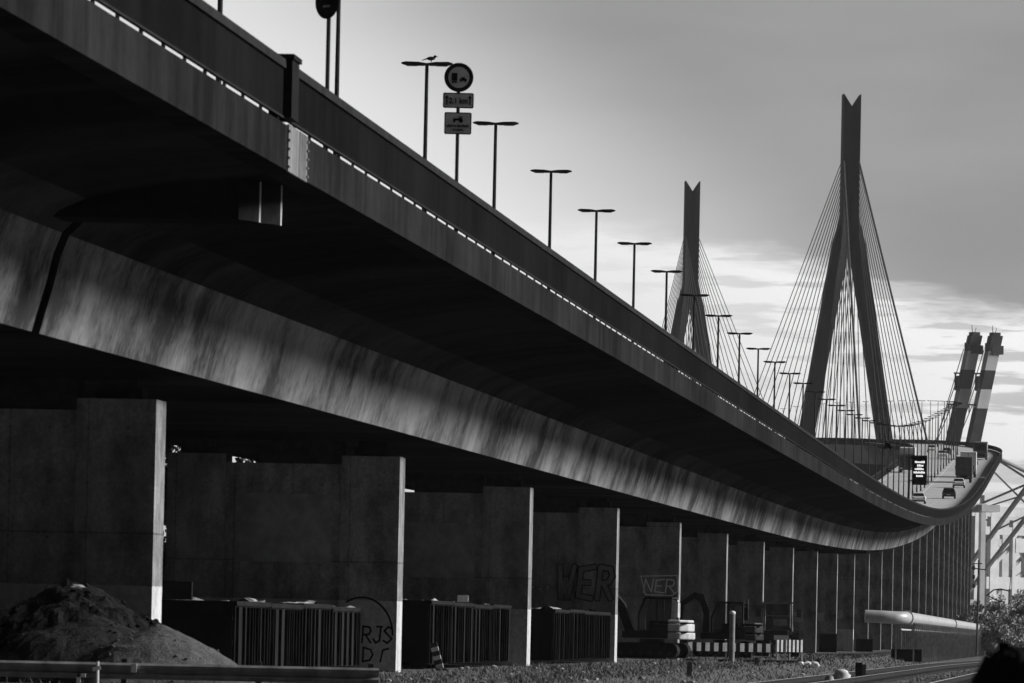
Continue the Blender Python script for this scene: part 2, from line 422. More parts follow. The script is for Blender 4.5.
# ------------------------------------------------------------------ approach viaduct
vd = thing('approach_viaduct', 'long dark concrete viaduct sweeping from upper left to the far bend on slab piers', 'bridge', (cx(175), 175, 0))
VA, VB = 30.0, 1560.0
JOINTS = [105.8, 474.0, 847.0, 1220.0]
cuts = [VA] + JOINTS + [VB]
gap = 0.4
for i in range(len(cuts) - 1):
    a = cuts[i] + (gap if i else 0); c = cuts[i + 1] - (gap if i < len(cuts) - 2 else 0)
    m = MB()
    # cantilever slab and box: one concrete, with shade painted darker on fillet and underside
    half_ = [(8.05, -.30), (8.05, -.52), (6.6, -.66), (5.75, -.80), (5.1, -.94), (4.68, -1.12), (4.44, -1.36), (4.31, -1.70), (4.22, -2.1), (4.0, -2.9)]
    st = stations(a, c); prof = half_ + [(-o, z) for o, z in reversed(half_)]
    n = len(prof); vs = []
    for y in st: vs += [bp(y, o, z) for o, z in prof]
    base = len(m.v); m.v += [tuple(p) for p in vs]
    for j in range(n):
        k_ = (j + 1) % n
        m.use(M['web'] if j in (6, 7, 8, 10, 11, 12) else M['haunchshade'] if j in (4, 5, 13, 14) else M['soffitshade'])
        for q in range(len(st) - 1):
            m.f.append([base + q * n + j, base + (q + 1) * n + j, base + (q + 1) * n + k_, base + q * n + k_]); m.mi.append(m.cur)
    m.use(M['soffitshade'])
    m.f.append([base + j for j in range(n)]); m.mi.append(m.cur)
    m.f.append([base + (len(st) - 1) * n + j for j in range(n)]); m.mi.append(m.cur)
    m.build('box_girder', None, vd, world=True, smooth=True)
for sgn in (1, -1):
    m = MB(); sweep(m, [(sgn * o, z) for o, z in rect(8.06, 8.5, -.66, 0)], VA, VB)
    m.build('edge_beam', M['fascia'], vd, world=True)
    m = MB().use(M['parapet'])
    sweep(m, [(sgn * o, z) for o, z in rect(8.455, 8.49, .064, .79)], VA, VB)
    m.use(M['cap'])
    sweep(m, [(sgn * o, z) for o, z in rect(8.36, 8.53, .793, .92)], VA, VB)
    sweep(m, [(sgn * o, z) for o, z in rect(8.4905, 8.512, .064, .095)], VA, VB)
    y = VA
    m.use(M['parapet'])
    while y < 900:
        h = math.atan(cs_(y)); p = bp(y, sgn * 8.47, .0317); m.box(p, (.022, .24, .063), -h); y += 2.1
    m.build('parapet', None, vd, world=True)
deck = MB(); sweep(deck, rect(-8.05, 8.05, -.29, -.08), VA, VB); deck.build('deck_slab', M['soffitshade'], vd, world=True)
for y in JOINTS[:1]:
    for sgn in (1, -1):
        h = -math.atan(cs_(y))
        m = MB(); m.box(bp(y - 4.2, sgn * 8.505, -.33), (.03, 2.5, .69), h)
        for q in range(5):
            for e in (-1.2, 1.2): m.box(bp(y - 4.2 + e, sgn * 8.53, -.08 - q * .13), (.03, .14, .025), h)
        m.build('joint_cover', M['patch'], vd, world=True)
        m = MB(); m.box(bp(y - 5.6, sgn * 8.45, .50), (.34, .9, .86), h); m.box(bp(y - 5.6, sgn * 8.45, .965), (.40, 1.05, .07), h)
        m.build('parapet_pilaster', M['black'], vd, world=True)
        for e, oo, thick in ((-2.35, 7.66, .82), (-1.5, 7.9, 0.7)):   # beams under the cantilever each side of the joint
            pts = [(4.3, e), (oo - .24, e), (oo, e + thick * .8), (oo, e + thick), (4.3, e + thick)]
            vs = [bp(y + q, sgn * o, z) for z in (-1.22, -.60) for o, q in pts]; nn = len(pts)
            m = MB().use(M['soffitshade'])  # beam body in the painted shade tone
            m.add(vs, [tuple(range(nn)), tuple(range(2 * nn - 1, nn - 1, -1))] + [(i, (i + 1) % nn, (i + 1) % nn + nn, i + nn) for i in range(nn)])
            m.use(M['crossbeam'])
            for q_ in (3, 4): m.mi[q_] = m.cur
            if thick < 1: m.mi[3] = m.cur - 1
            m.build('crossbeam', None, vd, world=True)
D = 0.00037 * FPX * 17.0
def pier_y(k): return 128.2 if k == -1 else (k + 4.097) * D
HALF = 3.0
def strokes(mb, pl, wdt, fr):
    """flat painted strokes, fr maps (u, v) to a 3-D point on the face"""
    for line in pl:
        for (a, c) in zip(line, line[1:]):
            d = Vector((c[0] - a[0], c[1] - a[1])); L_ = d.length
            if L_ < 1e-5: continue
            d /= L_; nrm = Vector((-d.y, d.x)) * wdt / 2; e = d * wdt * .35
            q = [Vector(a) - e + nrm, Vector(a) - e - nrm, Vector(c) + e - nrm, Vector(c) + e + nrm]
            mb.add([fr(p.x, p.y) for p in q], [(0, 1, 2, 3)])
GL = {'W': [[(0, 1), (.28, 0), (.5, .62), (.72, 0), (1, 1)]], 'E': [[(1, 1), (.12, .92), (.1, .08), (1, 0)], [(.1, .5), (.75, .5)]],
      'R': [[(.08, 0), (.1, 1), (.8, .95), (.95, .72), (.75, .52), (.12, .48)], [(.4, .5), (1, 0)]],
      'N': [[(.05, 0), (.1, 1), (.85, .05), (.95, 1)]], 'J': [[(.1, .25), (.4, 0), (.8, .15), (.85, 1)], [(.4, 1), (1, 1)]],
      'S': [[(.95, .85), (.5, 1), (.1, .75), (.5, .52), (.95, .28), (.5, 0), (.05, .15)]], 'D': [[(.1, 0), (.12, 1), (.75, .85), (.95, .5), (.7, .1), (.1, 0)]]}
def word(s, w_, gap_, slant=0.0):
    out = []; x = 0
    for ch in s:
        for ln in GL[ch]: out.append([(x + p[0] * w_ + slant * p[1], p[1]) for p in ln])
        x += w_ + gap_
    return out
def outline(polys, off):
    """double-line letters: the same strokes shifted either way"""
    return [[(p[0] + s * off, p[1] + s * off * .5) for p in ln] for ln in polys for s in (-1, 1)]
for k in range(-2, 31):
    y = pier_y(k)
    h = -math.atan(cs_(y)); rot = Matrix.Rotation(h, 3, 'Z')
    top = cz(y) - 2.9 - .38
    c0 = Vector((cx(y), y, 0))
    P = thing('pier', None, None, c0 - vd.location, h); P.parent = vd
    del_keys = [kk for kk in ('label', 'category') if kk in P.keys()]
    bpy.data.objects.remove(P)
    m = MB()
    th = .7
    low = .22
    # two pilasters and a recessed, lower middle wall, one outline in plan
    m.add([], [])
    for s in (-1, 1):
        xa, xb = sorted((s * 1.5, s * HALF))
        m.prism([(xa, -th), (xb, -th), (xb, th), (xa, th)], -.3, top, 'z')
    m.prism([(-1.499, -th + .16), (1.499, -th + .16), (1.499, th - .16), (-1.499, th - .16)], -.3, top - low, 'z')
    P = m.build('pier', M['pier' if k <= 2 or k == 9 else 'pierplain'], vd)
    P.location = c0 - vd.location; P.rotation_euler = (0, 0, h)
    for s in (-1, 1):
        m = MB(); m.prism([(s * 2.25 + a, b_) for a, b_ in ((-.45, top), (.45, top), (.45, top + .24), (.35, top + .24), (.35, top + .375), (-.35, top + .375), (-.35, top + .24), (-.45, top + .24))], -.45, .45, 'y')
        m.build('bearing', M['bearing'], P)
    m = MB(); m.box((.37, 0, top - low + (low + .38) / 2), (2.2, 1.0, low + .375)); m.build('centre_block', M['bearing'], P)
    zs = {5: 2.46, 7: 2.5, 8: 2.65, 9: 3.0, 10: 3.55, 11: 4.6, 12: 5.6, 13: 6.8}
    if k in zs:
        m = MB(); m.box((1.75, -th - .012, zs[k]), (.68, .02, .68))
        m.build('pale_panel', M['panel'], P)
    f = -th - .006
    if k in (0, 1):
        m = MB(); m.box((.02, -th + .155, 3.65), (2.45, .018, 1.75)); m.build('repair_patch', M['repair'], P)
    if k == 2:
        m = MB().use(M['signblack']); pl = word('WER', .56, .19, .1)
        pl = [[(p[0], p[1] * 1.2) for p in ln] for ln in pl]; strokes(m, pl, .27, lambda u, v: (.75 + u, f, 2.42 + v)); m.use(M['pierpaint']); strokes(m, pl, .16, lambda u, v: (.75 + u, f - .006, 2.42 + v))
        tag(m.build('graffiti', None, P), 'black outlined graffiti letters WER')
        m = MB()
        for q in range(4): m.box((.15 + q * .28 - .6, f, 2.75 + .05 * (q % 2)), (.06, .008, .06))
        m.build('paint_splash', M['dirtywhite'], P)
    if k == 3:
        m = MB(); pl = word('NER', .42, .06, .05)
        strokes(m, [[(p[0], p[1] * .6) for p in ln] for ln in pl], .055, lambda u, v: (1.42 + u, f, 2.95 + v))
        strokes(m, [[(-.12, .72), (1.5, .78), (1.55, .1), (1.3, -.12), (.1, -.1), (-.12, .72)]], .045, lambda u, v: (1.42 + u, f, 2.95 + v))
        tag(m.build('graffiti', M['white'], P), 'white outlined graffiti letters NER')
    if k == 0:
        m = MB(); pl = word('RJS', .24, .035, .02)
        pl = [[(p[0], p[1] * .42) for p in ln] for ln in pl]; strokes(m, pl, .05, lambda u, v: (2.1 + u, f, .74 + v))
        strokes(m, [[(p[0], p[1] * .36) for p in ln] for ln in word('D', .3, 0)], .05, lambda u, v: (2.12 + u, f, .26 + v))
        strokes(m, [[(.1, 0), (.16, .3), (.3, .34)]], .05, lambda u, v: (2.5 + u, f, .26 + v))
        strokes(m, [[(math.cos(R(a)) * .80, math.sin(R(a)) * .95) for a in range(0, 125, 6)]], .05, lambda u, v: (2.1 + u, f, .95 + v))
        tag(m.build('graffiti', M['signblack'], P), 'dark graffiti letters RJS below a painted arc')

# road on top
rd = MB().use(M['road']); sweep(rd, [(-8.0, -.075), (8.0, -.075)], VA, 2300, False)
rd.use(M['roadpaint'])
for o in (.55, -.55, 7.3, -7.3): sweep(rd, [(o - .09, -.070), (o + .09, -.070)], VA, 2300, False)
y = 300
while y < 2000:
    for o in (3.7, -3.7):
        rd.add([bp(y, o - .08, -.070), bp(y, o + .08, -.070), bp(y + 6, o + .08, -.070), bp(y + 6, o - .08, -.070)], [(0, 1, 2, 3)])
    y += 18
tag(rd.build('road', None), kind='structure')

# ------------------------------------------------------------------ cable-stayed main bridge
PY1, PY2 = 1667.0, 2000.0
mbg = thing('cable_stayed_bridge', 'tall cable stayed bridge with two forked steel pylons beyond the viaduct bend', 'bridge', (cx(PY1), PY1, 0))
ME = 2320.0
m = MB().use(M['girderhaze'])
sweep(m, [(8.05, -.30), (8.05, -.6), (5.2, -5.0), (-5.2, -5.0), (-8.05, -.6), (-8.05, -.30)], VB + .5, ME)
m.build('box_girder', None, mbg, world=True)
for sgn in (1, -1):
    m = MB(); sweep(m, [(sgn * o, z) for o, z in rect(8.06, 8.5, -.66, 0)], VB + .02, ME); m.build('edge_beam', M['fascia'], mbg, world=True)
    m = MB(); sweep(m, [(sgn * o, z) for o, z in rect(8.33, 8.47, .01, .9)], VB + .02, ME); m.build('parapet', M['parapet'], mbg, world=True)
m = MB(); sweep(m, rect(-8.05, 8.05, -.29, -.08), VB + .02, ME); m.build('deck_slab', M['soffitshade'], mbg, world=True)
def pylon(py):
    c = Vector((cx(py), py, 0)); h = hd(py); rot = Matrix.Rotation(h, 3, 'Z')
    zd = cz(py); ztop = 134.5; zb = 104.0
    def W(x, yy, z): return c + rot @ Vector((x, yy, 0)) + Vector((0, 0, z))
    for s in (-1, 1):
        m = MB()
        # outer and inner line of one half, from foot to tip
        rows = [(-.5, 6.5, 9.5), (zd - 14, 8.6, 12.2), (zd - 4, 8.75, 12.3), (97.8, .05, 3.9), (zb, .05, 2.12), (ztop - 3.2, .05, 2.12)]
        vs = []
        for z, xi, xo in rows:
            for x, yy in ((xi, -2.2), (xo, -2.2), (xo, 2.2), (xi, 2.2)): vs.append(W(s * x, yy, z))
        nr = len(rows)
        # tip: notch towards the axis
        vs += [W(s * 2.12, -2.2, ztop), W(s * 2.12, 2.2, ztop)]
        fs = []
        for i in range(nr - 1):
            for j in range(4): fs.append((4 * i + j, 4 * i + (j + 1) % 4, 4 * i + 4 + (j + 1) % 4, 4 * i + 4 + j))
        e = 4 * (nr - 1); q = 4 * nr
        fs += [(e, e + 1, q), (e + 2, e + 3, q + 1), (e, q, q + 1, e + 3), (e + 1, e + 2, q + 1, q), (3, 2, 1, 0)]
        m.add(vs, fs)
        m.build('pylon_leg', M['pylon'], mbg, world=True)
    m = MB()
    m.add([W(x, yy, z) for z in (zd - 9, zd - 5) for x, yy in ((-9, -1.8), (9, -1.8), (9, 1.8), (-9, 1.8))], [(0, 1, 2, 3), (4, 5, 6, 7), (0, 1, 5, 4), (1, 2, 6, 5), (2, 3, 7, 6), (3, 0, 4, 7)])
    m.build('pylon_crossbeam', M['pylon'], mbg, world=True)
    return zd
for py, dirs in ((PY1, ((-1, 97.5), (1, 158.0))), (PY2, ((-1, 158.0), (1, 97.5)))):
    zd = pylon(py)
    c = Vector((cx(py), py, 0)); rot = Matrix.Rotation(hd(py), 3, 'Z')
    for sg, ln in dirs:
        for s in (-1, 1):
            nC = 11
            for q in range(1, nC + 1):
                f_ = q / nC
                ya = py + sg * ln * f_
                a = bp(ya, s * 7.9, -.2)
                zt = 101.5 + 16.5 * f_
                top_ = c + rot @ Vector((s * 1.9, sg * 1.8, 0)) + Vector((0, 0, zt))
                # heavier backstays
                r_ = .11
                if q == nC and sg == -1 and py == PY1: r_ = .26
                m = MB(); m.tube(a, top_, r_, n=6)
                m.build('stay_cable', M['cable'], mbg, world=True)

# ------------------------------------------------------------------ street lamps down the middle
LY0, LD, LH = 211.0, 25.8, 9.75
def make_lamp():
    t_ = thing('street_lamp', 'x', 'street lamp', group='double armed street lamps along the bridge')
    m = MB(); m.tube((0, 0, -.075), (0, 0, LH - .04), .085, .055, 10); m.tube((0, 0, -.07), (0, 0, .9), .12, .11, 10)
    m.build('pole', M['lamp'], t_, smooth=True)
    for s in (-1, 1):
        m = MB()
        prof = [(.0, -.05), (.12, -.075), (.30, -.07), (.62, -.075), (.80, -.01), (.80, .035), (.66, .075), (.28, .065), (0, .02)]
        m.prism([(s * a, LH + z * .85 - .02) for a, z in prof], -.11, .11, 'y')
        lum = m.build('lamp_arm', M['lamp'], t_, bevel=.012)
        m = MB(); m.box((s * .46, 0, LH - .072), (.34, .16, .05)); m.build('lamp_cover', M['lampglass'], lum)
    return t_
lamp0 = None
ords = {0: 'double armed street lamp with the black bird on top, left of the round traffic sign', 1: 'double armed street lamp first to the right of the three plate traffic sign', 2: 'double armed street lamp second to the right of the three plate traffic sign',
        3: 'double armed street lamp third to the right of the three plate traffic sign', 4: 'double armed street lamp fourth right of the three plate traffic sign', 5: 'double armed street lamp just left of the far pylon, fifth beyond the traffic sign',
        6: 'double armed street lamp in front of the far pylon', 7: 'first double armed street lamp right of the far pylon', 8: 'second double armed street lamp right of the far pylon',
        9: 'third double armed street lamp right of the far pylon', 10: 'fourth double armed street lamp right of the far pylon', 11: 'double armed street lamp just left of the near pylon leg', 12: 'double armed street lamp against the left leg of the near pylon',
        -1: 'lamp pole cut by the top edge, just behind the dark disc sign', -2: 'lamp pole tip barely visible in the top left corner of sky'}
for i in range(-2, 69):
    y = LY0 + i * LD
    if i in (-2, -1, 0): pass
    lab = ords.get(i) or ('small far lamp in the dense row between the legs of the near pylon' if y < 1000 else 'tiny lamp on the rising road behind the message board' if y < 1270 else 'tiny far lamp on the bend and main bridge deck')
    p = bp(y, 0, 0)
    if lamp0 is None:
        lamp0 = make_lamp(); lamp0.location = p; lamp0.rotation_euler = (0, 0, hd(y)); lamp0['label'] = lab
    else: dup(lamp0, p, hd(y), lab)

# bird
p = bp(LY0, 0, 0)
m = MB()
m.blob((0.03, 0, .10), (.17, .075, .075), 2); m.blob((.19, 0, .165), (.062, .05, .052), 2)
m.tube((.23, 0, .165), (.31, 0, .15), .018, .003, 6)
m.prism([(-.10, .08), (-.30, .03), (-.31, .055), (-.10, .13)], -.035, .035, 'y')
for s in (-.03, .03): m.tube((.03, s, .05), (.05, s, -.03), .008, .008, 5)
bd = m.build('bird', M['feather'], smooth=True)
bd.location = p + Vector((.10, 0, LH + .06)); bd.rotation_euler = (0, R(-4), R(20)); bd.scale = (.86,) * 3
tag(bd, 'black bird perched on top of the first street lamp', 'bird')

# ------------------------------------------------------------------ traffic signs on the right edge
SY = 132.6
p = bp(SY, 8.09, 0)
sg = thing('traffic_sign', 'pole with round no overtaking sign above two rectangular plates on the viaduct edge', 'traffic sign', p, R(3))
m = MB(); m.tube((0, 0, -.075), (0, 0, 3.5), .035, .035, 10); m.build('pole', M['lamp'], sg)
zc = 3.24
m = MB().use(M['signdark'])
def disc(mb, r, y0, y1, cz_, n=40, cx_=0):
    vs = [(cx_ + r * math.cos(2 * math.pi * i / n), yy, cz_ + r * math.sin(2 * math.pi * i / n)) for yy in (y0, y1) for i in range(n)]
    mb.add(vs, [tuple(range(n)), tuple(range(2 * n - 1, n - 1, -1))] + [(i, (i + 1) % n, (i + 1) % n + n, i + n) for i in range(n)])
disc(m, .285, -.045, -.038, zc); m.use(M['signgrey']); disc(m, .205, -.049, -.0455, zc)
m.use(M['signblack'])
m.box((-.085, -.051, zc + .01), (.115, .003, .15)); m.box((-.085, -.051, zc - .085), (.10, .003, .03))
m.box((-.118, -.051, zc - .10), (.03, .003, .03)); m.box((-.055, -.051, zc - .10), (.03, .003, .03))
m.box((.085, -.051, zc - .045), (.135, .003, .045)); m.box((.085, -.051, zc - .01), (.07, .003, .035)); m.box((.04, -.051, zc - .075), (.03, .003, .03)); m.box((.13, -.051, zc - .075), (.03, .003, .03))
m.build('round_plate', None, sg)
def rrect(mb, w_, h_, y0, y1, cz_, r=.03):
    pts = []
    for sx, sz, a0 in ((1, 1, 0), (-1, 1, 90), (-1, -1, 180), (1, -1, 270)):
        for a in (0, 45, 90): pts.append((sx * (w_ / 2 - r) + r * math.cos(R(a0 + a)), cz_ + sz * (h_ / 2 - r) + r * math.sin(R(a0 + a))))
    mb.prism(pts, y0, y1, 'y')
m = MB().use(M['signdark']); z2 = 2.79
rrect(m, .60, .30, -.045, -.038, z2); m.use(M['signgrey']); rrect(m, .55, .25, -.049, -.0455, z2, .02)
m.use(M['signblack'])
vs, fs = text_mb('2,1 km', .155); m.add([(a * .86, b_ - .052, c_ + z2 - .012) for a, b_, c_ in vs], fs)
for s in (-1, 1):
    m.box((s * .225, -.051, z2 - .012), (.028, .003, .15)); m.prism([(s * .225 - .042, z2 + .045), (s * .225 + .042, z2 + .045), (s * .225, z2 + .105)], -.0525, -.0495, 'y')
m.build('distance_plate', None, sg)
m = MB().use(M['signdark']); z3 = 2.345
rrect(m, .53, .43, -.045, -.038, z3); m.use(M['signgrey']); rrect(m, .485, .385, -.049, -.0455, z3, .02)
m.use(M['signblack'])
# tractor pictogram
m.box((-.035, -.051, z3 + .075), (.12, .003, .045)); m.box((.045, -.051, z3 + .09), (.06, .003, .05)); m.box((.05, -.051, z3 + .13), (.075, .003, .012)); m.box((.078, -.051, z3 + .10), (.01, .003, .06))
disc(m, .045, -.0525, -.0500, z3 + .055, 20, .055); disc(m, .026, -.0525, -.0500, z3 + .04, 16, -.075)
vs, fs = text_mb('dürfen überholt', .078); m.add([(a * .86, b_ - .052, c_ + z3 - .05) for a, b_, c_ in vs], fs)
vs, fs = text_mb('werden', .078); m.add([(a * .86, b_ - .052, c_ + z3 - .125) for a, b_, c_ in vs], fs)
m.build('tractor_plate', None, sg)
# dark disc cut by the top edge
y = 109.9
sg = thing('traffic_sign', 'dark round sign disc cut off by the top edge of the picture', 'traffic sign', bp(y, 8.02, 0), R(-47))
m = MB(); m.tube((0, 0, -.075), (0, 0, 2.9), .035, .035, 10); m.build('pole', M['lamp'], sg)
m = MB(); disc(m, .285, -.045, -.036, 2.68); m.build('disc', M['signblack'], sg)
m = MB(); m.box((0, -.055, 2.60), (.16, .012, .03)); m.build('clamp', M['galv'], sg)
# message board
Y = 531.0; MBZ = 14.29 - cz(531)
p = bp(Y, 8.0, 0)
sg = thing('message_board', 'tall black electronic message board on a pole at the viaduct edge near the trucks', 'message board', p, hd(Y))
m = MB(); m.tube((0, 0, -.075), (0, 0, MBZ + 1.25), .075, .075, 10); m.build('pole', M['lamp'], sg)
m = MB(); m.box((.80, -.12, MBZ), (1.16, .22, 2.3)); m.box((.12, 0, MBZ + 1), (.3, .1, .08)); m.box((.12, 0, MBZ - .8), (.3, .1, .08)); pn = m.build('panel', M['signblack'], sg, bevel=.02)
lit = bpy.data.materials.new('lit_letters'); lit.use_nodes = True
lb = lit.node_tree.nodes['Principled BSDF']; lb.inputs['Base Color'].default_value = (.8, .8, .8, 1); lb.inputs['Emission Color'].default_value = (1, 1, 1, 1); lb.inputs['Emission Strength'].default_value = .9
m = MB(); rr = random.Random(3)
for q, (w_, xo) in enumerate(((.74, 0), (.42, .02), (.74, 0), (.86, -.02), (.5, .0))):
    zz = MBZ + .62 - q * .27; x = -w_ / 2
    while x < w_ / 2 - .03:
        ww = rr.choice((.05, .07, .09)); hh = rr.choice((.12, .15, .12, .17)); m.box((.80 + xo + x + ww / 2, -.236, zz + (hh - .13) * .4), (ww, .008, hh)); x += ww + .022
m.build('lit_text', lit, pn)
# camera mast
Y = 452.0
sg = thing('camera_mast', 'thin mast with a small surveillance camera on the viaduct edge left of the message board', 'camera mast', bp(Y, 8.0, 0), hd(Y))
m = MB(); m.tube((0, 0, -.075), (0, 0, 3.7), .06, .045, 10); m.build('pole', M['lamp'], sg)
m = MB(); m.box((.25, 0, 3.62), (.5, .05, .05)); m.box((.30, 0, 3.78), (.38, .3, .22)); m.tube((.42, 0, 3.72), (.62, -.1, 3.58), .14, .11, 10); m.build('camera_head', M['black'], sg)

# ------------------------------------------------------------------ vehicles
def wheel(parent, x, y, r=.32, wd=.22):
    m = MB(); m.tube((x - wd / 2, y, r), (x + wd / 2, y, r), r, r, 18); w_ = m.build('wheel', M['black'], parent)
    m = MB(); m.tube((x - wd / 2 - .008, y, r), (x + wd / 2 + .008, y, r), r * .6, r * .6, 12); m.build('rim', M['galv'], w_)
def make_car(label, paint, hatch=True):
    """looks along +Y"""
    c = thing('car', label, 'car', group='cars on the viaduct road')
    m = MB()
    # lower body, lengthways profile (y, z)
    m.prism([(-2.1, .3), (-2.12, .78), (-1.95, .92), (1.0, .92), (1.95, .78), (2.08, .55), (2.05, .28)], -.88, .88, 'x')
    if hatch: pr = [(-2.0, .925), (-1.75, 1.42), (-.1, 1.46), (.95, .925)]; 
    else: pr = [(-1.5, .925), (-.95, 1.40), (.1, 1.42), (1.0, .925)]
    vs = [(s * (.84 if z < 1 else .64), y, z) for s in (-1, 1) for y, z in pr]; n = len(pr)
    m.add(vs, [tuple(range(n)), tuple(range(2 * n - 1, n - 1, -1))] + [(i, (i + 1) % n, (i + 1) % n + n, i + n) for i in range(n)])
    m.build('body', paint, c, bevel=.05)
    b0, b1 = pr[0], pr[1]; f0, f1 = pr[3], pr[2]
    m = MB()
    def lerp(a, b_, k_): return (a[0] + (b_[0] - a[0]) * k_, a[1] + (b_[1] - a[1]) * k_)
    a, d = lerp(b0, b1, .15), lerp(b0, b1, .88); m.add([(-.70, a[0] - .02, a[1]), (.70, a[0] - .02, a[1]), (.58, d[0] - .02, d[1]), (-.58, d[0] - .02, d[1])], [(0, 1, 2, 3)]); m.build('rear_window', M['glass'], c)
    m = MB(); a, d = lerp(f0, f1, .12), lerp(f0, f1, .9); m.add([(-.72, a[0] + .02, a[1]), (.72, a[0] + .02, a[1]), (.58, d[0] + .02, d[1]), (-.58, d[0] + .02, d[1])], [(0, 1, 2, 3)]); m.build('windscreen', M['glass'], c)
    for s in (-1, 1):
        m = MB(); m.add([(s * .835, b0[0] + .35, 1.0), (s * .835, f0[0] - .2, 1.0), (s * .67, f1[0], 1.38), (s * .67, b1[0] + .1, 1.38)], [(0, 1, 2, 3)]); m.build('side_window', M['glass'], c)
        m = MB(); m.box((s * .70, -2.115, .78), (.24, .04, .14)); m.build('tail_lamp', M['taillight'], c)
        m = MB(); m.box((s * .66, 2.03, .66), (.3, .06, .12)); m.build('headlight', M['carwhite'], c)
        for yy in (-1.3, 1.3): wheel(c, s * .78, yy)
    m = MB(); m.box((0, -2.125, .55), (.5, .02, .11)); m.build('number_plate', M['dirtywhite'], c)
    m = MB(); m.box((0, -2.12, .38), (1.7, .06, .16)); m.build('bumper', M['black'], c)
    return c
def make_truck(label, box_mat, cab_mat, L_=9.0, H_=3.9):
    c = thing('truck', label, 'truck', group='trucks on the viaduct road')
    m = MB(); m.box((0, -L_ / 2 + .2, 1.15 + (H_ - 1.15) / 2), (2.5, L_ - 2.4, H_ - 1.15)); b_ = m.build('cargo_box', box_mat, c, bevel=.03)
    m = MB()
    for xx in (-1.2, 0, 1.2): m.box((xx, -L_ + 1.38, 2.5), (.05, .03, H_ - 1.4))
    m.box((0, -L_ + 1.38, 1.22), (2.46, .04, .1)); m.box((0, -L_ + 1.38, H_ - .08), (2.46, .04, .1)); m.build('door_frame', M['darksteel'], b_)
    m = MB(); m.box((0, -L_ / 2 + 1, .9), (1.0, L_ - .8, .3)); m.build('chassis', M['black'], c)
    m = MB(); m.prism([(.1, .5), (.1, 2.95), (.6, 3.05), (1.9, 2.0), (2.05, 1.7), (2.1, .45)], -1.22, 1.22, 'x'); cab = m.build('cab', cab_mat, c, bevel=.06)
    m = MB(); m.add([(-1.1, 1.985, 1.75 + .23), (1.1, 1.985, 1.98), (1.0, 1.0, 2.80), (-1.0, 1.0, 2.80)], [(0, 1, 2, 3)]); m.build('windscreen', M['glass'], cab)
    m = MB(); m.box((0, 2.09, 1.25), (1.5, .04, .6)); m.box((0, 2.11, .6), (2.4, .06, .25)); m.build('grille', M['darksteel'], cab)
    for s in (-1, 1):
        m = MB(); m.box((s * .9, 2.12, .72), (.42, .05, .2)); m.build('headlight', M['carwhite'], cab)
        m = MB(); m.box((s * 1.38, 1.5, 2.2), (.12, .2, .6)); m.build('mirror', M['black'], cab)
        m = MB(); m.box((s * .9, -L_ + 1.35, .95), (.4, .05, .14)); m.build('tail_lamp', M['taillight'], c)
        for yy in (1.1, -L_ + 2.4, -L_ + 3.7): wheel(c, s * 1.0, yy, .5, .32)
    m = MB(); m.box((0, -L_ + 1.36, .62), (2.3, .06, .14)); m.build('rear_bumper', M['darksteel'], c)
    return c
def make_bus(label):
    c = thing('bus', label, 'bus')
    m = MB(); m.prism([(-5.8, .35), (-5.85, 1.4), (-5.75, 2.9), (-5.5, 3.2), (5.6, 3.2), (5.85, 2.6), (5.9, .35)], -1.26, 1.26, 'x'); m.build('body', M['cargreys'], c, bevel=.08)
    m = MB(); m.add([(-1.1, -5.84, 1.75), (1.1, -5.84, 1.75), (1.05, -5.76, 2.85), (-1.05, -5.76, 2.85)], [(0, 1, 2, 3)]); m.build('rear_window', M['glass'], c)
    for s in (-1, 1):
        m = MB(); m.box((s * 1.265, 0, 2.2), (.02, 10.6, .95)); m.build('side_window', M['glass'], c)
        m = MB(); m.box((s * 1.0, -5.86, 1.2), (.25, .05, .35)); m.build('tail_lamp', M['taillight'], c)
        for yy in (-3.6, 3.4): wheel(c, s * 1.08, yy, .48, .3)
    m = MB(); m.box((0, -5.86, .9), (1.6, .04, .55)); m.build('engine_grille', M['black'], c)
    m = MB(); m.box((0, -5.6, 3.24), (1.6, .3, .12)); m.build('roof_sign', M['carwhite'], c)
    return c
def park(o, y, off, back=False):
    p = bp(y, off, -.065); o.location = p
    sl_ = math.atan((cz(y + 5) - cz(y - 5)) / 10)
    o.rotation_euler = (sl_ if not back else -sl_, 0, hd(y) + (math.pi if back else 0))
park(make_car('black hatchback seen from behind, nearest dark car on the rising road', M['carblack']), 905, 4.9)
park(make_car('pale saloon half hidden ahead of the black hatchback', M['carwhite'], False), 990, 4.9)
park(make_car('white car low behind the parapet to the left of the black hatchback', M['carwhite'], False), 858, 1.9)
park(make_truck('tall grey box truck seen from behind on the rising road', M['tarp'], M['cargreys']), 1035, 5.0)
park(make_truck('white roofed truck just ahead of the grey box truck', M['carwhite'], M['carwhite'], 8.0, 4.0), 1075, 5.1)
park(make_car('grey car to the right beyond the box truck', M['cargreys']), 1135, 4.6)
park(make_bus('dark coach seen from behind, farthest vehicle going up before the bend'), 1240, 4.9)
park(make_truck('oncoming truck with white roof, left of the message board', M['carwhite'], M['cargreys'], 9.0, 4.0), 1100, -5.2, True)
park(make_car('small pale oncoming car above the oncoming truck', M['carwhite']), 1330, -5.0, True)
park(make_car('pale oncoming car beside the top of the message board', M['carwhite'], False), 1250, -2.2, True)
park(make_car('grey oncoming car between lamp poles near the bend', M['cargreys'], False), 1290, -2.0, True)

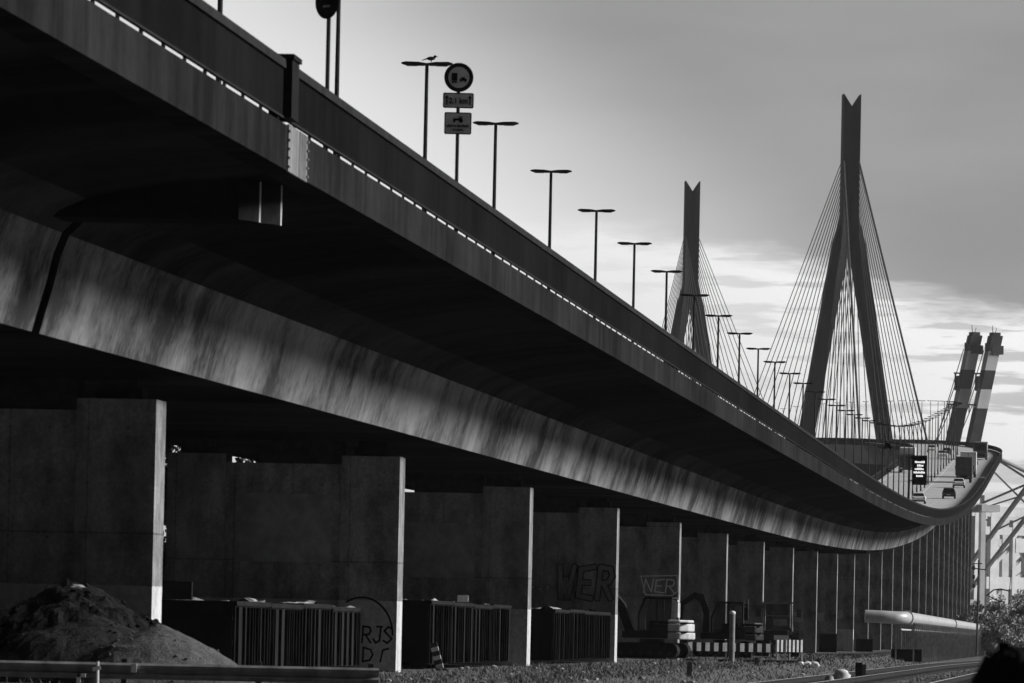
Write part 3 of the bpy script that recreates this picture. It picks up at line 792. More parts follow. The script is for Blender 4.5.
# ------------------------------------------------------------------ heaps in the left foreground
def heap(name, label, cxx, cyy, rx, ry, h, mat, seed, rough=.12, cat='heap'):
    n = 70; m = MB(); vs = []; fs = []
    for j in range(n + 1):
        for i in range(n + 1):
            u = -1.15 + 2.3 * i / n; v = -1.15 + 2.3 * j / n
            d = math.hypot(u, v) * (1 + .16 * mnoise.noise(Vector((u * 1.6 + seed, v * 1.6, seed))))
            base = max(0, 1 - d); z = h * (1 - (1 - base) ** 1.0) ** .92 if base > 0 else 0
            z = h * base ** .85
            if z > .55 * h: z = h * .55 + (z - h * .55) * .75
            q = Vector((u * 3 + seed, v * 3, seed * 1.7)); q2 = q * 4
            z += (mnoise.noise(q) * rough + mnoise.noise(q2) * rough * .5 + mnoise.noise(q2 * 3) * rough * .25) * min(1, base * 5)
            if base <= 0: z = -.05
            vs.append((u * rx, v * ry, z))
    for j in range(n):
        for i in range(n): fs.append((j * (n + 1) + i, j * (n + 1) + i + 1, (j + 1) * (n + 1) + i + 1, (j + 1) * (n + 1) + i))
    m.add(vs, fs); o = m.build(name, mat, smooth=False); o.location = (cxx, cyy, 0)
    rr_ = random.Random(seed); cl_ = MB()
    for q in range(420):
        p = vs[rr_.randrange(len(vs))]
        if p[2] < .04: continue
        s_ = rr_.uniform(.012, .05) * (1.6 if rough > .2 else .8); cl_.blob((p[0] + rr_.uniform(-.05, .05), p[1] + rr_.uniform(-.05, .05), p[2]), (s_, s_ * .9, s_ * .7), 1, .6, q * .7)
    tag(cl_.build('clods', mat, o), kind='stuff')
    return tag(o, label, cat)
heap('soil_heap', 'tall dark rough soil heap at far left before the first pier', -8.1, 125.4, 2.75, 1.95, 2.12, M['soil'], 1.3, .22, 'soil heap')
heap('soil_heap', 'middle grey brown earth heap between the dark heap and the pale gravel', -7.55, 124.3, 2.5, 1.7, 1.46, M['soilmid'], 4.1, .07, 'soil heap')
heap('gravel_heap', 'pale gravel heap in front, right of the darker heaps', -6.3, 123.3, 2.1, 1.3, 1.25, M['gravelheap'], 8.2, .04, 'gravel heap')
m = MB(); m.blob((0, 0, 0), (.16, .12, .05), 2, .5, 3, 3); o = m.build('plastic_sheet', M['rubble']); o.location = (-7.9, 125.1, 1.76)
tag(o, 'scrap of pale sheeting on top of the dark soil heap', 'sheet')

# guard rail low in front of the heaps
gr = thing('guardrail', 'low steel guard rail across the bottom left in front of the heaps', 'guardrail', (-6, 121.5, 0))
m = MB(); prof = [(-.00, .13), (-.05, .16), (-.05, .21), (.0, .25), (.0, .29), (-.05, .33), (-.05, .38), (0, .42), (.012, .42), (-.035, .38), (-.035, .33), (.012, .29), (.012, .25), (-.035, .21), (-.035, .16), (.012, .13)]
m.prism([(a, z - .01) for a, z in prof], -7, 3.75, 'x'); m.build('rail_beam', M['galv'], gr)
for x in (-5.6, -3.2, -.8, 1.6, 3.6):
    m = MB(); m.box((x, .10, .18), (.10, .14, .6)); m.build('post', M['darksteel'], gr)
m = MB(); m.box((-.62, -.075, .32), (.10, .05, .16)); m.build('reflector', M['dirtywhite'], gr)
def marker(label, x, y, h_):
    t_ = thing('marker_post', label, 'marker post', (x, y, 0))
    m = MB(); m.tube((0, 0, -.1), (0, 0, h_), .028, .024, 8); m.build('post', M['dirtywhite'], t_)
    m = MB(); m.box((-.02, -.03, h_ * .72), (.14, .02, .07), 0, 0, R(-15)); m.build('band', M['white'], t_)
marker('thin white marker stake in front of the guard rail', -7.12, 119.0, .44)
m = MB(); m.box((0, 0, .06), (.07, .07, .32)); m.box((.045, 0, .19), (.15, .07, .06)); o = m.build('stake', M['white']); o.location = (-7.45, 119.0, 0); tag(o, 'short white angled stake left of the thin marker', 'stake')

# ------------------------------------------------------------------ skip containers between the piers
def make_skip(L_, W_, H_, seed):
    rr = random.Random(seed)
    t_ = thing('skip_container', 'x', 'skip', group='dark steel skips between the piers')
    m = MB().use(M['skip'])
    wt = .07
    m.box((W_ / 2 - wt / 2, 0, H_ / 2 + .08), (wt, L_, H_ - .16)); m.box((-W_ / 2 + wt / 2, 0, H_ / 2 + .08), (wt, L_, H_ - .16))
    for s in (-1, 1): m.box((0, s * (L_ / 2 - wt / 2), H_ / 2 + .08), (W_ - 2 * wt - .004, wt, H_ - .16))
    m.box((0, 0, .18), (W_ - 2 * wt - .004, L_ - 2 * wt - .004, .1))
    m.build('body', None, t_)
    y = -L_ / 2 + .12
    while y < L_ / 2:
        m = MB(); m.box((W_ / 2 + .035, y, H_ / 2 + .06), (.07, rr.choice((.05, .06, .09)), H_ - .22), 0, rr.gauss(0, .012)); m.build('rib', M['skiprib'] if rr.random() < .75 else M['skip'], t_); y += rr.choice((.42, .6, .8, 1.2))
    m = MB()
    for z in (.3, .75, H_ - .3): m.box((0, -L_ / 2 - .04, z), (W_ - .1, .08, .08))
    m.build('end_brace', M['skip'], t_)
    m = MB()
    for s in (-1, 1): m.box((s * (W_ / 2 - .03), 0, H_ + .03), (.14, L_ + .1, .10)); m.box((0, s * (L_ / 2 - .02), H_ + .03), (W_ - .2, .12, .098))
    m.build('top_rim', M['skip'], t_)
    m = MB()
    n_ = 14; vs = []; se = rr.random() * 50
    for j in range(n_ + 1):
        for i in range(n_ + 1):
            u, v = i / n_ - .5, j / n_ - .5
            z = H_ - .04 + .26 * mnoise.noise(Vector((u * 3 + se, v * 5, se))) + .12 * mnoise.noise(Vector((u * 9 + se, v * 15, se)))
            vs.append((u * (W_ - .16), v * (L_ - .16), z))
    m.add(vs, [(j * (n_ + 1) + i, j * (n_ + 1) + i + 1, (j + 1) * (n_ + 1) + i + 1, (j + 1) * (n_ + 1) + i) for j in range(n_) for i in range(n_)])
    m.build('rubble', M['rubble'], t_)
    return t_
for bay, (ya, yb, T, H_, nm) in enumerate(((147.5, 173.6, 18.98, 1.58, 'left bay behind the gravel'), (188.5, 216, 18.55, 1.84, 'middle bay beyond the second pier'), (230, 258.5, 18.2, 1.84, 'right bay below the black WER graffiti'))):
    n = 4; L_ = (yb - ya) / n - .18
    for q in range(n):
        yc = ya + (q + .5) * (yb - ya) / n
        s = make_skip(L_, 2.2, H_ + random.uniform(-.04, .04), bay * 10 + q)
        s.location = (XV * yc - T, yc, 0); s.rotation_euler = (0, 0, -math.atan(XV))
        s['label'] = ('nearest', 'second nearest', 'third nearest', 'farthest')[q] + ' dark ribbed skip in the ' + nm
# things near the skips
bb = thing('barrier_board', 'striped warning board leaning against the skips right of the second pier', 'barrier board', (XV * 184 - 16.75, 184, 0), R(-12))
m = MB().use(M['white']); ang = R(-14)
for q in range(6):
    m.use(M['white'] if q % 2 == 0 else M['darksteel']); m.box((q * -.035, 0, .12 + q * .115), (.20, .03, .112), 0, 0, R(-16))
m.build('board', None, bb)
m = MB(); m.box((.05, .12, .02), (.3, .4, .08)); m.build('foot', M['black'], bb)
m = MB(); m.box((0, 0, 0), (.34, .3, .2)); m.box((0.02, -.155, .02), (.24, .01, .14)); o = m.build('paint_bucket_box', M['white']); o.name = 'white_box'; o.location = (XV * 205 - 18.0, 205, 2.06); tag(o, 'small white box standing on the middle skips', 'box')
m = MB(); m.box((0, 0, 0), (.9, .5, .4)); m.box((.2, -.26, -.05), (.5, .02, .1)); o = m.build('crate', M['black']); o.location = (XV * 150 - 19.6, 150.2, 1.86); tag(o, 'black crate lying on the nearest skip beside the first pier', 'crate')

# ------------------------------------------------------------------ machines
def crawler(parent, x, L_, wd, h_):
    m = MB(); n = 10; r = h_ / 2; pts = []
    for a in range(n + 1): pts.append((L_ / 2 - r + r * math.sin(math.pi * a / n), r - r * math.cos(math.pi * a / n)))
    for a in range(n + 1): pts.append((-L_ / 2 + r - r * math.sin(math.pi * a / n), r + r * math.cos(math.pi * a / n)))
    m.prism(pts, x - wd / 2, x + wd / 2, 'y'); tr = m.build('crawler_track', M['trackpad'], parent)
    m = MB()
    for q in range(6):
        m.tube((-L_ / 2 + .35 + q * (L_ - .7) / 5, x - wd / 2 - .012, r * .62), (-L_ / 2 + .35 + q * (L_ - .7) / 5, x + wd / 2 + .012, r * .62), r * .3, r * .3, 10)
    m.build('rollers', M['darksteel'], tr)
def make_excavator(label, loc, rz, sc, light=True, boom='up'):
    """looks along +X"""
    e = thing('excavator', label, 'excavator', loc, rz); e.scale = (sc,) * 3
    for s in (-1, 1): crawler(e, s * .85, 2.9, .42, .66)
    m = MB(); m.box((0, 0, .45), (1.4, 1.2, .4)); m.tube((0, 0, .6), (0, 0, .82), .55, .55, 16); m.build('undercarriage', M['darksteel'], e)
    m = MB(); m.prism([(-1.0, .85), (-1.0, 1.45), (-.2, 1.5), (-.2, 1.2), (1.1, 1.15), (1.1, .85)], -.98, .98, 'y'); m.build('upper_body', M['machine'], e, bevel=.04)
    m = MB(); pl = [(-.98, -1.02), (-1.5, -.9), (-1.78, -.5), (-1.86, 0), (-1.78, .5), (-1.5, .9), (-.98, 1.02)]
    M1 = M['machinelight'] if light else M['machine']
    m.prism(pl, .82, 1.12, 'z'); m.prism([(a * .985, b_ * .98) for a, b_ in pl], 1.16, 1.50, 'z'); m.prism([(a * .97, b_ * .93) for a, b_ in pl], 1.54, 1.66, 'z')
    cw_ = m.build('counterweight', M1, e, bevel=.05)
    m = MB(); m.box((-1.3, 0, 1.14), (.9, 1.6, .05)); m.box((-1.3, 0, 1.52), (.9, 1.6, .05)); m.build('seam_strip', M['black'], cw_)
    m = MB()
    for (a, c_) in (((-.2, -.95), (-.2, -.95)),): pass
    cabp = [(-.85, 1.45), (-.85, 2.55), (.35, 2.6), (.62, 1.9), (.62, 1.12), (-.2, 1.12), (-.2, 1.45)]
    fr = .06
    for yy in (-.92, .05):
        for (p, q) in zip(cabp, cabp[1:] + cabp[:1]): m.tube((p[0], yy, p[1]), (q[0], yy, q[1]), .045, .045, 6)
        m.tube((-.2, yy, 1.45), (-.2, yy, 2.57), .045, .045, 6)
    m.box((-.25, -.435, 2.6), (1.26, 1.02, .07)); m.box((-.25, -.435, 1.35), (.8, .94, .5))
    cab = m.build('cab', M['machine'], e)
    m = MB(); m.prism([(-.82, 1.5), (-.82, 2.5), (.33, 2.55), (.58, 1.9), (.58, 1.2), (-.2, 1.2)], -.90, -.02, 'y'); m.build('cab_glass', M['cabglass'], cab)
    m = MB(); m.box((-.98, -.3, 2.08), (.22, .34, .62)); m.tube((-1.05, -.3, 2.4), (-1.05, -.3, 2.75), .05, .05, 8); m.box((-.95, -.12, 2.48), (.3, .18, .1)); m.build('exhaust_stack', M1 if light else M['darksteel'], e)
    if boom == 'up':
        bl = [(.7, 1.15), (1.15, 2.3), (1.75, 2.95), (2.0, 2.85), (1.5, 2.1), (1.05, 1.0)]
        m = MB(); m.prism(bl, .18, .45, 'y'); bo = m.build('boom', M['machine'], e)
        m = MB(); m.prism([(1.7, 3.05), (2.0, 3.05), (2.45, 1.6), (2.25, 1.55)], .20, .43, 'y'); m.build('stick', M['machine'], e)
        m = MB(); m.prism([(2.2, 1.6), (2.6, 1.5), (2.75, 1.1), (2.35, .85), (2.05, 1.1)], -.05, .68, 'y'); m.build('bucket', M['darksteel'], e)
    else:
        bl = [(.7, 1.15), (.72, 2.2), (1.0, 2.95), (1.45, 3.05), (2.05, 2.6), (2.0, 2.35), (1.45, 2.72), (1.18, 2.6), (1.0, 2.0), (1.05, 1.0)]
        m = MB(); m.prism(bl, .18, .45, 'y'); m.build('boom', M['machine'], e)
        m = MB(); m.prism([(1.9, 2.65), (2.15, 2.6), (2.2, 1.2), (2.0, 1.2)], .20, .43, 'y'); m.build('stick', M['machine'], e)
        m = MB(); m.prism([(1.9, 1.25), (2.25, 1.2), (2.5, .75), (2.1, .45), (1.7, .7)], -.05, .68, 'y'); m.build('bucket', M['darksteel'], e)
    m = MB(); m.tube((1.0, .31, 1.3), (1.5, .31, 2.2), .06, .05, 8); m.build('hydraulic_ram', M['galv'], e)
    return e
def TX(y, T): return XV * y - T
def PX(px, py, y):                               # X of a pixel column at distance y, used for laying out
    x = px - 512; yy = py - 341.5
    return (x + ROLL * yy) * y / FPX
make_excavator('compact crawler excavator with pale counterweight parked at the fourth lit pier', (PX(652, 650, 283), 283, .12), math.pi - R(18), .96, True, 'up')
make_excavator('second small dark excavator with arched boom beyond the pale counterweight', (PX(724, 650, 322), 322, .08), math.pi + R(-4), 1.0, False, 'arch')
# cab tractor seen from the front
ld = thing('tractor', 'dark tractor with tall framed cab facing the camera behind the striped barrier', 'tractor', (PX(777, 650, 352), 352, .08), R(3))
m = MB()
for x in (-.72, .72):
    m.tube((x, -.3, 1.3), (x * .95, -.1, 2.75), .05, .05, 6); m.tube((x, 1.0, 1.3), (x * .95, .9, 2.75), .05, .05, 6)
m.box((0, .4, 2.78), (1.5, 1.3, .08)); m.box((0, .4, 1.25), (1.5, 1.4, .2)); m.box((0, -.32, 2.1), (1.4, .03, .04)); m.box((.1, -.3, 1.75), (.7, .05, .35))
cb = m.build('cab', M['galv'], ld)
m = MB(); m.prism([(-.3, 1.36), (-.1, 2.72), (.9, 2.72), (1.0, 1.36)], -.68, .68, 'x'); m.build('cab_glass', M['cabglass'], cb)
m = MB(); m.box((0, -1.1, 1.0), (.8, 1.6, .75)); m.build('bonnet', M['machine'], ld, bevel=.06)
for s in (-1, 1):
    m = MB(); m.tube((s * .65, .7, .75), (s * 1.1, .7, .75), .75, .75, 20); wl = m.build('wheel', M['black'], ld)
    m = MB(); m.tube((s * .65, .7, .75), (s * 1.112, .7, .75), .38, .38, 14); m.build('rim', M['galv'], wl)
    m = MB(); m.tube((s * .6, -1.5, .45), (s * .95, -1.5, .45), .45, .45, 18); m.build('front_wheel', M['black'], ld)
    m = MB(); m.box((s * 1.05, -.3, 2.25), (.24, .06, .42)); m.tube((s * .7, -.25, 2.6), (s * 1.05, -.3, 2.45), .02, .02, 5); m.build('mirror', M['darksteel'], ld)
# low dark flatbed between them
tb = thing('flatbed_trailer', 'low dark flatbed trailer standing between the small excavator and the tractor', 'trailer', (PX(748, 650, 338), 338, .05), R(-4))
m = MB(); m.box((0, 0, .95), (3.6, 2.0, .16)); m.box((0, -.98, 1.15), (3.6, .06, .4)); m.build('bed', M['darksteel'], tb)
for x in (-1.1, -.2):
    for s in (-1, 1): m = MB(); m.tube((x, s * .8, .4), (x, s * 1.05, .4), .4, .4, 16); m.build('wheel', M['black'], tb)
m = MB(); m.box((2.1, 0, .7), (1.0, .12, .12)); m.box((1.2, 0, .45), (.12, .12, .85)); m.build('drawbar', M['darksteel'], tb)

# barriers in front of the machines
def barrier(label, x0, x1, y, z, hgt, period, legs, board=False, rz=0.0):
    t_ = thing('striped_barrier', label, 'barrier', ((x0 + x1) / 2, y, 0), rz)
    m = MB(); L_ = x1 - x0; x = -L_ / 2; q = 0
    while x < L_ / 2 - .02:
        m.use(M['dirtywhite'] if q % 2 == 0 else M['signdark']); ww = min(period, L_ / 2 - x); m.box((x + ww / 2, 0, z), (ww, .04, hgt)); x += ww; q += 1
    m.build('striped_board', None, t_)
    for x in legs:
        m = MB(); m.box((x * L_ / 2, .06, (z + hgt / 2) / 2), (.06, .06, z + hgt / 2 + .1)); m.build('leg', M['galv'], t_)
        m = MB(); m.box((x * L_ / 2, .06, .05), (.5, .8, .1)); m.build('foot', M['black'], t_)
    return t_
barrier('long low striped barrier in front of the two excavators', PX(686, 650, 287), PX(775, 650, 287), 287, .62, .36, .19, (-.9, -.1, .5, .95), rz=R(14))
barrier('short tall slatted barrier with many white stripes at the right end', PX(774, 650, 292), PX(806, 650, 292), 292, .72, .52, .10, (-.9, .0, .9), rz=R(30))
m = MB(); m.box((0, 0, .95), (.62, .1, .2)); m.box((-.2, 0, .45), (.05, .06, 1)); m.box((.2, 0, .45), (.05, .06, 1)); o = m.build('sign_board', M['white']); o.location = (PX(781, 640, 291), 291.2, .12); tag(o, 'blank white board above the slatted barrier', 'board')
bp_ = thing('bollard', 'thick pale steel bollard standing in front of the second excavator', 'bollard', (PX(731.5, 650, 286), 286, 0))
m = MB(); m.tube((0, 0, -.1), (0, 0, 2.05), .12, .12, 14); m.build('post', M['galv'], bp_, smooth=True)
m = MB(); m.blob((0, 0, 2.06), (.14, .14, .10), 2); m.build('cap', M['white'], bp_)
for q, (px, y, h_, lab) in enumerate(((689, 195, .40, 'short dark wooden post in the grass left of the rails, nearest of the three'), (756, 262, .26, 'short dark wooden stub in the grass midway to the rails'), (818, 300, .24, 'short dark wooden stub in the grass below the dark container'))):
    m = MB(); m.box((0, 0, h_ / 2 - .05), (.12, .12, h_ + .1), .2); m.prism([(-.062, h_), (.062, h_), (.0, h_ + .03)], -.06, .06, 'y'); o = m.build('wooden_post', M['wood']); o.location = (PX(px, 675, y), y, gz0(PX(px, 675, y), y)); tag(o, lab, 'post')
# dark containers by the pier feet
for (px0, px1, T, y, H_, lab, mt) in ((819, 836, 15.9, 512, 1.35, 'dark upright locker standing before a far pier foot', 'skip'), (855, 872, 14.6, 560, 1.0, 'low black bin behind the pipe bend', 'skip'), (891, 921, 9.6, 425, .72, 'long low black trough under the raised pipe', 'skip')):
    xa, xb = PX(px0, 650, y), PX(px1, 650, y)
    t_ = thing('steel_bin', lab, 'bin', ((xa + xb) / 2, y, gz0((xa + xb) / 2, y)))
    m = MB(); m.box((0, 0, H_ / 2), (xb - xa, .9, H_), 0); m.build('body', M[mt], t_, bevel=.02)
    m = MB(); m.box((0, 0, H_ + .03), (xb - xa + .06, .96, .06)); m.build('rim', M['darksteel'], t_)

# ------------------------------------------------------------------ raised pipeline
pl_ = thing('pipeline', 'raised white clad pipe on a row of steel trestles beside the piers', 'pipeline', (24.6, 420, 0))
PZ, PR = 2.43, .40
def pp(y, dx_=0, z=PZ):
    return Vector((24.6 + (y - 420) * .0853 + dx_, y, z))
a0 = pp(421.6)
pts = [a0 + Vector((-2.6, -1.5, .05)), a0 + Vector((-1.6, -1.5, .03)), a0 + Vector((-.9, -1.45, 0)), a0 + Vector((-.35, -1.2, 0)), a0 + Vector((-.08, -.6, 0)), a0] + [pp(y) for y in range(426, 718, 6)]
m = MB(); m.path(pts, PR, 14); m.build('pipe', M['pipe'], pl_, world=True, smooth=True)
for y in (422.2, 565.0):
    m = MB(); m.tube(pp(y), pp(y + .35), PR + .09, PR + .09, 16); m.build('flange', M['pipe'], pl_, world=True)
y = 421.0
while y < 716:
    m = MB(); c = pp(y)
    for dx_ in (-.55, .55): m.box(c + Vector((dx_, 0, -PZ / 2 - PR / 2 - .17)), (.10, .10, PZ - PR + .56))
    m.box(c + Vector((0, 0, -PR - .05)), (1.5, .1, .1)); m.box(c + Vector((0, 0, -PR - .42)), (1.5, .08, .08))
    m.build('trestle', M['galvpale'], pl_, world=True); y += 5.5
m = MB()
m.path([pp(y, .45, PZ - PR - .36) for y in range(421, 718, 6)], .06, 8); m.path([pp(y, -.3, PZ - PR - .36) for y in range(421, 718, 6)], .09, 8)
m.build('small_pipe', M['galvpale'], pl_, world=True)

# ------------------------------------------------------------------ railway tracks
for ti, base in enumerate(TR):
    tk = thing('railway_track', ('railway track nearer the viaduct, running along the grass', 'railway track at the lower right corner beside the dark heap')[ti], 'railway track', (trackx(170, base), 170, RZ))
    for s in (-.7175, .7175):
        m = MB(); Y = list(range(60, 906, 6)); pr = [(-.07, .20), (.07, .20), (.02, .225), (.02, .315), (.036, .325), (.036, .36), (-.036, .36), (-.036, .325), (-.02, .315), (-.02, .225)]
        vs = []; n = len(pr)
        for y in Y: vs += [(trackx(y, base) + s + a, y, RZ + z) for a, z in pr]
        m.use(M['rust']); st = len(m.v); m.v += vs
        for i in range(len(Y) - 1):
            for j in range(n):
                m.use(M['railtop'] if j in (5,) else M['rust'])
                m.f.append([st + i * n + j, st + i * n + (j + 1) % n, st + (i + 1) * n + (j + 1) % n, st + (i + 1) * n + j]); m.mi.append(m.cur)
        m.build('rail', None, tk, world=True)
    y = 150.0; q = 0; rest = MB()
    while y < 890:
        c = Vector((trackx(y, base), y, RZ + .14))
        if q < 95: m = MB(); m.box(c, (2.5, .25, .12), -.09); m.build('sleeper', M['sleeper'], tk, world=True)
        else: rest.box(c, (2.5, .25, .12), -.09)
        y += .65; q += 1
    tag(rest.build('sleeper', M['sleeper'], tk, world=True), kind='stuff')
# switch box and stones by the rails
sb = thing('switch_post', 'short dark block post between the rails', 'post', (PX(858, 680, 246), 246, -.44))
m = MB(); m.box((0, 0, .32), (.24, .28, .72)); m.build('post', M['darksteel'], sb)
m = MB(); m.box((.19, 0, .3), (.13, .25, .64)); m.build('side_plate', M['galv'], sb)
m = MB(); m.blob((0, 0, .2), (.30, .28, .27), 3, .25, 2); o = m.build('stone', M['dirtywhite'], smooth=True); o.location = (PX(841, 680, 228), 228, -.40); tag(o, 'round pale stone left of the dark block post', 'stone')
m = MB(); m.blob((0, 0, .1), (.16, .2, .16), 2, .4, 5); o = m.build('stone', M['rubble'], smooth=True); o.location = (PX(829, 681, 226), 226, -.38); tag(o, 'small pale stone left of the round one', 'stone')
m = MB()
for q in range(3): m.blob((q * .3, 0, .1), (.20, .15, .13), 2, .5, q)
o = m.build('rubbish_bags', M['white']); o.location = (PX(800, 667, 280), 280, -.12); tag(o, 'small heap of white bags in the grass by the slatted barrier', 'bags')
m = MB(); m.box((0, 0, .1), (.26, .2, .28)); o = m.build('white_crate', M['dirtywhite'], bevel=.015); o.location = (PX(812, 667, 282), 282, -.14); tag(o, 'small white crate in the grass right of the bags', 'crate')

# dark out-of-focus heap close to the camera at right
FY = 33.0
fh = thing('scrap_heap', 'black out of focus heap with a block on top in the bottom right corner', 'heap', (PX(1030, 670, FY), FY, 0))
m = MB(); n = 60; vs = []; fs = []
for j in range(n + 1):
    for i in range(n + 1):
        u = -1.05 + 2.1 * i / n; v = -1.05 + 2.1 * j / n; d = math.hypot(u, v)
        z = -.55 + 1.65 * max(0, 1 - d ** 4) + (.035 * mnoise.noise(Vector((u * 7, v * 7, 3))) + .03 * mnoise.noise(Vector((u * 19, v * 19, 1))))
        vs.append((u * .5, v * .6, z if d < 1 else -.6))
for j in range(n):
    for i in range(n): fs.append((j * (n + 1) + i, j * (n + 1) + i + 1, (j + 1) * (n + 1) + i + 1, (j + 1) * (n + 1) + i))
m.add(vs, fs); m.build('heap_body', M['signdark'], fh)
m = MB(); m.box((-.135, -.05, 1.06), (.055, .08, .13)); m.build('block', M['signblack'], fh)

# ------------------------------------------------------------------ vegetation
def tree(label, loc, h_, rx, rz_, nleaf, leaf, mat, seed, name='tree', clumps=16):
    rr = random.Random(seed)
    t_ = thing(name, label, 'tree', loc)
    m = MB(); tz = h_ * .45
    m.path([(0, 0, -.2), (rr.uniform(-.1, .1), 0, h_ * .2), (rr.uniform(-.2, .2), rr.uniform(-.2, .2), tz), (rr.uniform(-.3, .3), 0, h_ * .8)], [h_ * .03, h_ * .024, h_ * .018, h_ * .005], 8)
    cl = []
    for q in range(clumps):
        a = rr.uniform(0, 6.283); r_ = math.sqrt(rr.random()) * rx * .8; z = h_ - rz_ * (.25 + 1.6 * rr.random())
        c = Vector((r_ * math.cos(a), r_ * math.sin(a), max(.5, z))); cl.append((c, rr.uniform(.25, .5) * rx * .8))
        if q % 2 == 0: m.path([(0, 0, max(.3, c.z - .35 * h_)), c * .5 + Vector((0, 0, c.z * .4)), c], [h_ * .012, h_ * .008, h_ * .003], 5)
    m.build('trunk', M['bark'], t_)
    m = MB()
    for q in range(nleaf):
        c, cr = cl[rr.randrange(len(cl))]
        d = Vector((rr.gauss(0, 1), rr.gauss(0, 1), rr.gauss(0, .85))); d = d.normalized() * cr * rr.random() ** .4
        p = c + d; s = leaf * rr.uniform(.5, 1.2)
        a = Vector((rr.gauss(0, 1), rr.gauss(0, 1), rr.gauss(0, 1))).normalized(); b_ = a.orthogonal().normalized(); c2 = a.cross(b_)
        if p.z < .05: continue
        m.add([p + b_ * s, p + c2 * s * .6, p - b_ * s, p - c2 * s * .6], [(0, 1, 2, 3)])
    m.build('crown', mat, t_)
    return t_
tree('leafy tree seen through the gap beside the first pier', (-12.3, 235, 0), 8.6, 3.2, 4.2, 16000, .13, M['leaf'], 5)
tree('low dense bush at the foot of the tree in the gap beside the first pier', (-11.8, 228, 0), 4.4, 2.0, 2.3, 8000, .11, M['leaf'], 15)
tree('leafy tree left behind the piers, far left gap', (-26.0, 262, 0), 9.0, 4.0, 3.6, 5000, .15, M['leaf'], 6)
tree('leafy tree behind the second pier, seen below the girder', (-12.5, 300, 0), 9.4, 3.6, 3.8, 7000, .16, M['leaf'], 8)
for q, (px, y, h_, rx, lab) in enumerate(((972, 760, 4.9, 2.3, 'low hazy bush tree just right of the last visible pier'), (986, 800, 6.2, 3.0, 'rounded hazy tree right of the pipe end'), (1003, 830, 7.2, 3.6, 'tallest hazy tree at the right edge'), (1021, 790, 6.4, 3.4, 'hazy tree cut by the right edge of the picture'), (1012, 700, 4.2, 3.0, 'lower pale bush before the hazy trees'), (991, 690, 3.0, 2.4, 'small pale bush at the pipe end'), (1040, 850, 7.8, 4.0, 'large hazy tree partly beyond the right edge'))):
    tree(lab, (PX(px, 630, y), y, -.5), h_, rx, h_ * .46, 9000, .17, M['leafhaze'], 20 + q, clumps=26)
# grass
m = MB(); rr = random.Random(11); cnt = 0
while cnt < 52000:
    y = 122 + 330 * rr.random() ** 1.7
    half = 545 * y / FPX; x = rr.uniform(-half, half)
    T = XV * y - x
    if T > 21 or T < 4.4: 
        if any(abs(x - trackx(y, bs)) < 1.6 for bs in TR): continue
    if any(abs(x - trackx(y, bs)) < 1.9 for bs in TR): continue
    if 16.6 < T < 24 and rr.random() < .93: continue
    dens = mnoise.noise(Vector((x * .35, y * .12, 0))) + .5 * mnoise.noise(Vector((x * 1.3, y * .5, 4)))
    if dens < -.12 and rr.random() < .6: continue
    s = rr.uniform(.04, .13) * (1 + max(0, dens) * 1.0); a = rr.uniform(0, 3.14); wv = .012 + .00010 * (y - 120)
    dx_, dy_ = math.cos(a) * wv, math.sin(a) * wv; lx, ly = rr.gauss(0, .7) * s, rr.gauss(0, .7) * s
    g0 = gz0(x, y); m.add([(x - dx_, y - dy_, g0 - .01), (x + dx_, y + dy_, g0 - .01), (x + lx, y + ly, g0 + s)], [(0, 1, 2)]); cnt += 1
tag(m.build('grass', M['grass']), kind='stuff')
m = MB()
for q in range(500):
    y = 130 + 180 * rr.random() ** 1.3; half = 540 * y / FPX; x = rr.uniform(-half, half)
    if any(abs(x - trackx(y, bs)) < 1.5 for bs in TR): continue
    s = rr.uniform(.03, .11); m.blob((x, y, gz0(x, y) + s * .3), (s, s * .9, s * .6), 1, .5, q * .37)
tag(m.build('scattered_stones', M['rubble']), kind='stuff')

m = MB()
for q in range(6000):
    y = 145 + 260 * rr.random() ** 1.8; bs = TR[q % 2]; x = trackx(y, bs) + rr.uniform(-2.2, 2.2); s = rr.uniform(.03, .075)
    m.blob((x, y, RZ + .09 + s * .2), (s, s, s * .7), 1, .5, q * .31)
tag(m.build('ballast_stones', M['ballast']), kind='stuff')

